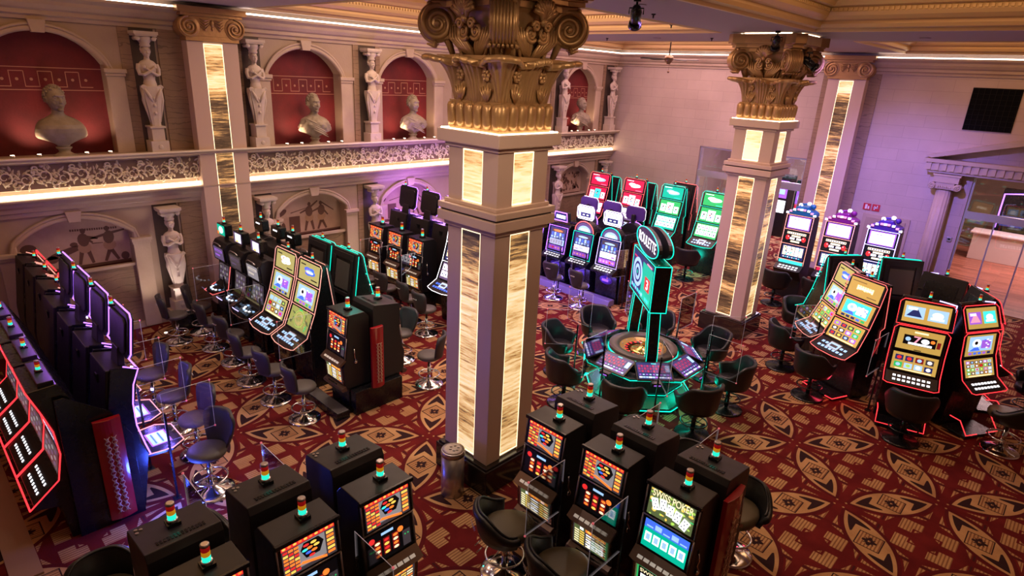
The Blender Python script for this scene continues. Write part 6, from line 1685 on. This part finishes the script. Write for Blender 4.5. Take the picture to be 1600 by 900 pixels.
# ---------------- three jewelled machines before the back wall
for x, c, l in ((-5.80, 'aqua', 'left, with blue strip and crown'), (-4.74, 'plum', 'middle, with magenta strip and crown'), (-3.68, 'indigo', 'right, glowing lavender')):
    t = make_wheelslot(c); t.location = (x, 17.95, 0); t.scale = (1, 1, 1.04); t['label'] = 'tall white-screened machine with lamp-studded crown, '+l; t['group'] = 'lamp-crowned machines before the back wall'
def d_twin_top(c, k='sky'):
    c.rect(0, 0, 1, 1, 'gold'); c.up(); c.rect(.05, .22, .46, .80, 'sky' if k == 'sky' else 'purple'); c.rect(.54, .22, .95, .80, k); c.up()
    c.poly([(.08, .3), (.42, .3), (.3, .7), (.2, .6)], 'dblue' if k == 'sky' else 'pink'); c.ell(.74, .52, .12, .15, 'white'); c.rect(.60, .30, .88, .40, 'white'); c.rect(.1, .62, .3, .74, 'white')
def d_seven(c):
    c.rect(0, 0, 1, 1, 'gold'); c.up(); c.rect(.14, .26, .86, .72, 'ink'); c.rect(.35, .84, .65, .92, 'cream'); c.rect(.88, .3, .96, .6, 'dred'); c.up()
    c.text('7', .36, .34, .52, .70, 'pink'); c.ell(.62, .52, .09, .12, 'white'); c.rect(.26, .28, .78, .38, 'white'); c.ell(.24, .52, .06, .10, 'sky'); c.ell(.78, .56, .05, .08, 'orange'); c.rect(.42, .02, .58, .06, 'ink')
# ---------------- star-shaped island on the right
def isl(t, c, fac, off=.27):
    d = Vector(fac).normalized(); p = Vector(c)+d*off
    t.location = (p.x, p.y, 0); t.rotation_euler = (0, 0, math.atan2(d.x, -d.y)); t['group'] = 'machines of the right island'
    return p, d
J = [(make_triple(L_teal, d_gold_text, lambda c: d_gold_game(c, 2), lambda c: d_grid(c), label='teal-edged island machine turned away to the left'), (-3.64, 14.62), (-.80, .60)),
     (make_triple(L_peach, D_gold_blue, lambda c: d_gold_game(c, 3), lambda c: d_grid(c, 4, 3, 8), label='peach-edged yellow screen island machine seen edge-on'), (-3.23, 13.68), (-.76, -.65)),
     (make_triple(L_coral, d_gold_text, lambda c: d_gold_game(c, 2), lambda c: d_grid(c, 4, 3, 11), label='coral-edged island machine with big white letters on its upper screen', base_led=L_red), (-2.70, 13.05), (-.43, -.90)),
     (make_twin(lambda c: d_twin_top(c), lambda c: d_seven(c), lambda c: d_grid(c, 4, 2, 21)), (-1.62, 12.72), (.25, -.97)),
     (make_twin(lambda c: d_twin_top(c, 'aqua'), lambda c: d_gold_game(c, 5), lambda c: d_grid(c, 6, 4, 22)), (-.97, 13.32), (.87, -.49)),
     (make_twin(lambda c: d_twin_top(c), lambda c: d_seven(c), lambda c: d_grid(c)), (-.98, 14.20), (.84, .55)),
     (make_twin(lambda c: d_twin_top(c), lambda c: d_seven(c), lambda c: d_grid(c)), (-1.72, 14.80), (.2, .98)),
     (make_triple(L_teal, d_gold_text, lambda c: d_gold_game(c, 2), lambda c: d_grid(c), label='teal-edged island machine seen from behind with large recessed panel'), (-2.68, 15.42), (-.55, .83))]

for (t, c, f), l in zip(J, (None, None, None, 'red-edged island machine facing the carpet with a 7 on its middle screen', 'red-edged island machine turned right, with blue pictures', 'dark violet-edged island machine seen from behind at the right side', 'dark wide machine seen from behind with violet right edge', None)):
    if l: t['label'] = l
    isl(t, c, f)
# ---------------- roulette
RC_ = Vector((-5.52, 9.70, 0))
r = empty('roulette_table', (RC_.x, RC_.y, 0)); tag(r, 'round electronic roulette table with teal light lines and eight player screens', 'roulette table')
def ngon(q, n=8, ph=PI/8): return [(q*math.cos(ph+2*PI*i/n), q*math.sin(ph+2*PI*i/n)) for i in range(n)]
MB().prism(ngon(.80), .10, .78, M_blk, 'z').prism(ngon(1.02), 0, .10, M_blk, 'z').build('pedestal', r, bevel=.01)
mb = MB()
for k in range(8):
    a0, a1 = PI/8+k*PI/4, PI/8+(k+1)*PI/4; am = (a0+a1)/2; c = Vector((math.cos(am), math.sin(am)))
    mb.add([(1.04*math.cos(a0), 1.04*math.sin(a0), .06), (1.04*math.cos(a1), 1.04*math.sin(a1), .06), (.82*math.cos(a1), .82*math.sin(a1), .26), (.82*math.cos(a0), .82*math.sin(a0), .26)], [(0, 1, 2, 3)], mat('teal_enamel', (.0, .22, .16), .25))
mb.build('teal_skirt', r)
MB().tube([(x, y, .09) for x, y in ngon(1.06)], .009, L_teal, 6, closed=True).tube([(x, y, .30) for x, y in ngon(.83)], .006, L_teal, 6, closed=True).build('floor_light', r)
MB().prism(ngon(1.20), .74, .80, M_blk, 'z').prism(ngon(.86), .80, .862, mat('teal_enamel', (.0, .22, .16), .25), 'z').build('table_top', r, bevel=.008)
MB().tube([(x, y, .775) for x, y in ngon(1.215)], .007, L_teal, 6, closed=True).build('edge_light', r)
mb = MB().lathe([(.66, .88), (.66, .97), (.64, .985), (.50, .985), (.47, .965), (.44, .93)], mat('dark_wheel_rim', (.10, .085, .07), .3), 48, cap=False)
mb.build('wheel_rim', r)
mb = MB().lathe([(.45, .94), (.36, .90), (.30, .885), (.30, .87), (.1, .87)], mat('gold_wheel_bowl', (.80, .50, .16), .3, .5), 48, cap=False); wb = mb.build('wheel_bowl', r)
mb = MB()
for k in range(37):
    a0, a1 = 2*PI*k/37, 2*PI*(k+.86)/37; m = EM['red'] if k % 2 else EM['ink']
    if k == 0: m = EM['green']
    mb.add([(.29*math.cos(a0), .29*math.sin(a0), .893), (.29*math.cos(a1), .29*math.sin(a1), .893), (.345*math.cos(a1), .345*math.sin(a1), .900), (.345*math.cos(a0), .345*math.sin(a0), .900)], [(0, 1, 2, 3)], m)
    if k % 3 == 0: mb.box(-.012, .012, .005, .012, 0, .03, mat('ivory_fret', (.9, .85, .8), .3), Matrix.Translation((.395*math.cos(a0), .395*math.sin(a0), .925)) @ Matrix.Rotation(a0, 4, 'Z'))
mb.lathe([(.28, .889), (.35, .896)], M_blk, 37, cap=False); mb.lathe([(.35, .894), (.43, .930)], mat('gold_wheel_bowl', (.80, .50, .16), .3, .5), 40, cap=False); mb.build('number_ring', r)
MB().lathe([(.28, .875), (.20, .90), (.09, .93), (.045, .96), (.03, 1.02), (.045, 1.04), (.02, 1.07)], mat('brass_turret', (.85, .62, .22), .18, .95), 32).tube([(-.09, 0, 1.03), (.09, 0, 1.03)], .012, M_chrome).tube([(0, -.09, 1.03), (0, .09, 1.03)], .012, M_chrome).build('turret', r)
MB().lathe([(.655, .885), (.675, .89), (.675, .91), (.655, .915)], L_teal, 48, cap=False).build('wheel_light', r)
for k in range(8):
    a = 2*PI*k/8; T = Matrix.Rotation(a, 4, 'Z')
    mb = MB(); Tm = T @ Matrix.Translation((.93, 0, .87)) @ Matrix.Rotation(PI/2, 4, 'Z') @ Matrix.Rotation(.42, 4, 'X')
    mb.box(-.335, .335, -.22, .22, -.03, .02, M_blk, Tm); o = mb.build('player_terminal', r, bevel=.008)
    mb = MB(); s_ = Screen(mb, Tm @ Vector((-.305, -.19, .021)), Tm.to_3x3() @ Vector((.61, 0, 0)), Tm.to_3x3() @ Vector((0, .38, 0)), Tm.to_3x3() @ Vector((0, 0, 1)))
    d_bet(s_); mb.build('touch_screen', o)
    mb = MB(); mb.box(-.10, .10, -.10, .0, -.12, -.06, M_blk, T @ Matrix.Translation((1.16, 0, .86)) @ Matrix.Rotation(PI/2, 4, 'Z')); mb.box(-.06, .06, -.105, -.10, -.11, -.09, EM['purple'], T @ Matrix.Translation((1.16, 0, .86)) @ Matrix.Rotation(PI/2, 4, 'Z'))
    mb.build('note_acceptor', o)
# sign on two legs
sg = empty('roulette_sign', (RC_.x-.07, RC_.y+.04, 0), -.75); tag(sg, 'teal-outlined double-sided ROULETTE sign with a wheel screen above the roulette table', 'sign')
for s in (-1, 1):
    pts = [(s*.70, .905), (s*.69, 1.1), (s*.62, 1.5), (s*.54, 1.92)]
    mb = MB()
    for (x0, z0), (x1, z1) in zip(pts[:-1], pts[1:]): mb.add([(x0-.055, -.10, z0), (x0+.055, -.10, z0), (x1+.055, -.10, z1), (x1-.055, -.10, z1), (x0-.055, .10, z0), (x0+.055, .10, z0), (x1+.055, .10, z1), (x1-.055, .10, z1)], [(0, 1, 2, 3), (4, 5, 6, 7), (0, 3, 7, 4), (1, 2, 6, 5), (0, 1, 5, 4), (3, 2, 6, 7)], M_blk)
    o = mb.build('leg', sg)
    mb = MB()
    for d in (-1, 1): 
        for e in (-1, 1): mb.tube([(x+d*.055, e*.10, z) for x, z in pts], .007, L_teal, 6)
    mb.build('leg_light', o)
o = MB().box(-.74, .74, -.15, .15, 1.90, 2.76, M_blk).box(-.70, .70, -.13, .13, 2.76, 2.78, mat('teal_enamel', (.0, .22, .16), .25)).build('screen_case', sg, bevel=.01)
for e in (-1, 1):
    mb = MB(); s_ = Screen(mb, (-e*-.69 if e > 0 else -.69, e*.152, 1.95), (-e*1.38 if e > 0 else 1.38, 0, 0), (0, 0, .77), (0, e, 0)); d_wheelcam(s_); mb.build('wheel_screen', o)
mb = MB()
for e in (-1, 1): mb.tube([(-.74, e*.15, 1.90), (.74, e*.15, 1.90), (.74, e*.15, 2.76), (-.74, e*.15, 2.76)], .008, L_teal, 6, closed=True)
for x in (-.74, .74):
    for z in (1.90, 2.76): mb.tube([(x, -.15, z), (x, .15, z)], .008, L_teal, 6)
mb.build('case_light', sg)
for e in (-1, 1):
    el = [(.74*math.cos(t), 3.02+.24*math.sin(t)) for t in [2*PI*i/40 for i in range(40)]]
    mb = MB().prism(el, *sorted((e*.06, e*.13)), M_blkmat, 'y'); mb.box(-.2, .2, *sorted((e*.05, e*.12)), 2.76, 2.85, M_blk); o = mb.build('oval_board', sg)
    MB().tube([(x, e*.135, z) for x, z in el], .009, L_teal, 8, closed=True).build('oval_light', o)
    mb = MB(); s_ = Screen(mb, (e*.58 if e > 0 else -.58, e*.133, 2.93), (-e*1.16 if e > 0 else 1.16, 0, 0), (0, 0, .19), (0, e, 0)); s_.text('ROULETTE', 0, 0, 1, 1, 'white'); mb.build('lettering', o)

# ================================================================ CHAIRS
ST = Kind(make_stool()); TU = Kind(make_tub()); LO_ = Kind(make_low()); LP = Kind(make_low(False))
for (x, y, rz, l) in ((-13.62, 4.42, 2.7, 'first, tilted beside the black box'), (-13.40, 3.85, 3.0, 'second from the wall'), (-12.60, 4.30, 3.1, 'third from the wall'), (-11.70, 4.33, 3.25, 'fourth from the wall'),
                      (-10.70, 4.22, 3.05, 'fifth, before the left yellow screens'), (-9.72, 4.24, 3.2, 'sixth, before the green orb screen'), (-8.82, 4.32, 3.05, 'last, at the red end board')):
    ST.put((x, y, 0), rz, 'purple-grey bar stool at the long middle bank, '+l, 'stools at the long middle bank')
for (x, y, rz, l) in ((-7.92, 2.42, 2*PI-.25+.55, 'nearest, big and blue-lit over a chrome base'), (-8.95, 2.62, .1, 'second, with blue-lit back'), (-9.9, 2.62, -.1, 'third along the row'), (-10.9, 2.6, .1, 'furthest along the row')):
    ST.put((x, y, 0), rz, 'dark blue bar stool at the left bank, '+l, 'stools at the left bank')
for (x, y, rz, l) in ((-13.0, 8.35, 3.1, 'left one'), (-12.1, 8.35, 3.2, 'middle one'), (-11.15, 8.35, 3.0, 'right one'), (-10.35, 8.2, 3.1, 'beside the front column')):
    ST.put((x, y, 0), rz, 'grey bar stool at the reel machines before the purple wall, '+l, 'stools before the purple wall')
ST.put((-8.40, 6.72, 0), -.9, 'olive-grey bar stool turned sideways behind the red end panel', 'stools behind the long middle bank')
for (x, y, rz, l) in ((-9.6, 6.95, .1, 'hidden behind the reel machines'), (-10.5, 7.0, 0, 'behind the teal-edged machines')):
    ST.put((x, y, 0), rz, 'grey bar stool beyond the long middle bank, '+l, 'stools behind the long middle bank')
for (x, y, rz, l) in ((-10.95, 12.42, 3.1, 'leftmost'), (-10.05, 12.42, 3.2, 'middle'), (-9.15, 12.42, 3.0, 'rightmost'), (-9.9, 11.1, 0.4, 'apart from the row, nearest the front column')):
    ST.put((x, y, 0), rz, 'violet-lit bar stool at the arched blue machines, '+l, 'stools at the arched machines')
names = {0: 'right', 1: 'upper right', 2: 'far', 3: 'far left', 4: 'left', 5: 'near left', 6: 'near middle', 7: 'near right'}
for k in range(8):
    a = math.radians(-158+45*k); d = Vector((math.cos(a), math.sin(a))); q = 1.68
    TU.put((RC_.x+d.x*q, RC_.y+d.y*q, 0), math.atan2(-d.x, d.y), 'black tub chair at the roulette table, '+('left of the table under the acrylic sheets', 'lower left, its rounded back to the viewer', 'front, hidden partly by the dark machines', 'lower right with violet-lit inner side', 'right side, beside the second tub on that side', 'upper right before the second column', 'far side behind the sign', 'upper left beyond the player screens')[k], 'tub chairs around the roulette table')
for (x, y, tx, ty, l) in ((-3.98, 13.02, -3.2, 13.7, 'leftmost, beside the thin clear sheet'), (-3.08, 12.10, -2.7, 13.0, 'second, before the coral-edged machine'), (-1.34, 11.72, -1.6, 12.8, 'black, before the red-edged 7 machine'), (-4.35, 14.75, -3.5, 14.3, 'behind the clear sheets at the teal-edged machine'), (.14, 14.6, -1, 14.3, 'far right before the violet-lit console')):
    f = Vector((tx-x, ty-y)).normalized(); TU.put((x, y, 0), math.atan2(f.x, -f.y), 'black tub chair at the right island, '+l, 'tub chairs at the right island')
LP.put((-.02, 12.72, 0), math.atan2(-.87, -.5), 'black bar chair with chrome ring and base at the right edge of the island')
TU.put((-8.55, 17.0, 0), PI+.2, 'dark quilted-looking chair lit teal before the green card machine')
for (x, l) in ((-5.80, 'left'), (-4.72, 'right')):
    TU.put((x, 17.05, 0), PI, 'dark chair with broad back before the lamp-crowned machines, %s one' % l, 'chairs before the lamp-crowned machines')
LO_.put((-4.02, 4.40, 0), PI-.55, 'olive-seated bar chair with ADMIRAL CASINO on its back, left of the pair')
LO_.put((-3.17, 4.38, 0), PI-.45, 'olive-seated bar chair with ADMIRAL CASINO on its back, cut by the bottom edge')
LP.put((-3.72, 3.05, 0), -PI/2-.2, 'dark bar chair barely showing its back at the bottom edge, left of the printed chairs')
for (x, y, l) in ((-2.22, 6.80, 'right one beside the red board'), (-3.10, 7.0, 'middle one between two dark machines'), (-3.95, 7.0, 'left one by the roulette table')):
    LP.put((x, y, 0), .1, 'black bar chair behind the foreground machines, '+l, 'chairs behind the machines beside the column')
for (y, l) in ((2.47, 'between the upper two machines'), (1.62, 'between the lower two machines'), (.76, 'at the bottom left corner of the bank')):
    LP.put((-6.02, y, 0), PI/2, 'dark bar chair behind the lower left bank, '+l, 'chairs behind the lower left bank')
red_panel((-1.92, 5.62, 0), PI/2, 1.35, .42, 'dark crimson board on the right side of the green poker machine', .40)

# ================================================================ SMALLER THINGS
b = empty('ashtray_bin', (-5.60, 4.92, 0)); tag(b, 'brushed steel cylindrical ashtray bin standing by the black column base', 'bin')
MB().lathe([(.16, 0), (.165, .01), (.165, .66)], M_steel, 32).build('body', b)
MB().lathe([(.172, .66), (.172, .72), (.165, .735), (.155, .735)], M_steel, 32).build('rim', b)
mb = MB().lathe([(.155, .736), (.10, .742), (.0, .742)], mat('pale_sand', (.62, .52, .46), .9, bump=(90, .6)), 28)
for i in range(6): a = i*1.1; mb.tube([(.06*math.cos(a), .06*math.sin(a), .746), (.06*math.cos(a)+.03, .06*math.sin(a)+.02, .752)], .005, M_blk, 5)
mb.build('sand_tray', b)
p = empty('planter_box', (-14.30, 4.30, 0)); tag(p, 'black box with small lamps at the foot of the lower caryatid by the left wall', 'box')
MB().box(-.02, .34, -.30, .30, 0, .34, M_blk).build('box_body', p, bevel=.01)
mb = MB()
for (x, y) in ((.1, -.2), (.12, .05), (.2, .2)): mb.lathe([(.045, .34), (.05, .37), (.02, .38)], M_chrome, 12, c=(x, y))
mb.build('floor_lamp_heads', p)
spot('uplight_beam', (-14.15, 4.25, .45), (-14.5, 4.3, 3.0), 30, (1, .85, .75), 80, 1, .03)
DV = Kind(make_divider())
def dv(x, y, rz, l, g): DV.put((x, y, 0), rz, l, g)
for x, l in ((-13.2, 'nearest the wall'), (-11.45, 'left of the yellow screens'), (-9.42, 'right of the orb screen')): dv(x, 4.86, 0, 'clear acrylic sheet with pink caps at the long middle bank, '+l, 'dividers at the long middle bank')
for x, l in ((-13.15, 'left'), (-12.29, 'middle'), (-11.40, 'right')): dv(x, 8.9, 0, 'clear acrylic sheet with pink caps before the purple wall, %s one' % l, 'dividers before the purple wall')
for x, l in ((-9.03, 'nearest'), (-9.96, 'second'), (-10.88, 'third'), (-11.8, 'furthest')): dv(x, 1.95, PI, 'clear acrylic sheet with pink caps and black post at the left bank, %s one' % l, 'dividers at the left bank')
dv(-8.08, 2.0, PI, 'clear acrylic sheet beside the blue glow bars at the end of the left bank', 'dividers at the left bank')
for y, l in ((2.47, 'upper'), (1.62, 'lower')): dv(-5.55, y, -PI/2, 'clear acrylic sheet catching violet light behind the lower left bank, %s one' % l, 'dividers behind the lower left bank')
for y, l in ((2.47, 'upper'), (1.62, 'lower')): dv(-4.20, y, PI/2, 'clear acrylic sheet between the reel machines of the lower left bank, %s one' % l, 'dividers before the lower left bank')
for x, l in ((-3.58, 'left'), (-2.71, 'right')): dv(x, 4.86, 0, 'clear acrylic sheet with pink caps in front of the foreground reel machines, %s one' % l, 'dividers before the machines beside the column')
for x, l in ((-3.53, 'left'), (-2.67, 'right')): dv(x, 6.25, PI, 'clear acrylic sheet rising behind the foreground machines, %s one' % l, 'dividers behind the machines beside the column')
for x, l in ((-10.32, 'left'), (-9.42, 'right')): dv(x, 12.95, 0, 'clear acrylic sheet at the arched machines, %s one' % l, 'dividers at the arched machines')
dv(-8.35, 13.3, -.3, 'tall violet-lit acrylic sheet beside the end board of the arched machines', 'dividers at the arched machines')
for k in range(8):
    a = math.radians(-158+22.5+45*k); d = Vector((math.cos(a), math.sin(a))); 
    dv(RC_.x+d.x*1.29, RC_.y+d.y*1.29, math.atan2(d.x, -d.y), 'clear acrylic sheet with black post on the roulette table edge, '+('near left', 'lower left', 'lower middle', 'lower right', 'right', 'upper right', 'far', 'upper left')[k], 'dividers around the roulette table')
dv(-3.38, 13.05, -.65, 'clear sheet between the two leftmost island machines', 'dividers at the right island')
dv(-2.05, 12.45, -.1, 'clear sheet with black stand between the coral and red edged island machines', 'dividers at the right island')

# light spilling from the coloured light lines of the machines
glow('led_spill', (-7.72, 1.95, .45), 60, (.05, .10, 1), .1)
for x in (-8.9, -9.8, -10.8): glow('led_spill', (x+.1, 2.2, 1.15), 16, (.20, .12, 1), .02)
for x in (-8.9, -9.8, -10.8, -11.8): glow('led_spill', (x, 1.05, 2.4), 4, (.45, .15, 1), .03)
for x in (-13.9, -12.8, -11.6): glow('led_spill', (x, 10.9, 2.2), 55, (.50, .2, 1), .2)
for k in range(8):
    a = math.radians(-158+45*k); glow('led_spill', (RC_.x+1.22*math.cos(a), RC_.y+1.22*math.sin(a), .45), 5, (.0, 1, .65), .1)
for x in (-10.8, -9.9, -9.0): glow('led_spill', (x, 12.75, .6), 16, (.25, .15, 1), .15)
glow('led_spill', (-8.8, 17.7, .5), 14, (0, 1, .7), .15); glow('led_spill', (-2.75, 12.4, .35), 5, (1, .05, .1), .1)
glow('led_spill', (-10.2, 6.35, 2.1), 6, (0, 1, .8), .1); glow('led_spill', (-9.2, 5.6, 2.3), 5, (0, 1, .8), .1)

for o_ in list(COL.objects):
    if o_.get('label', '').startswith('dark blue bar stool at the left bank, nearest'): o_.scale = (1.22, 1.22, 1.10)
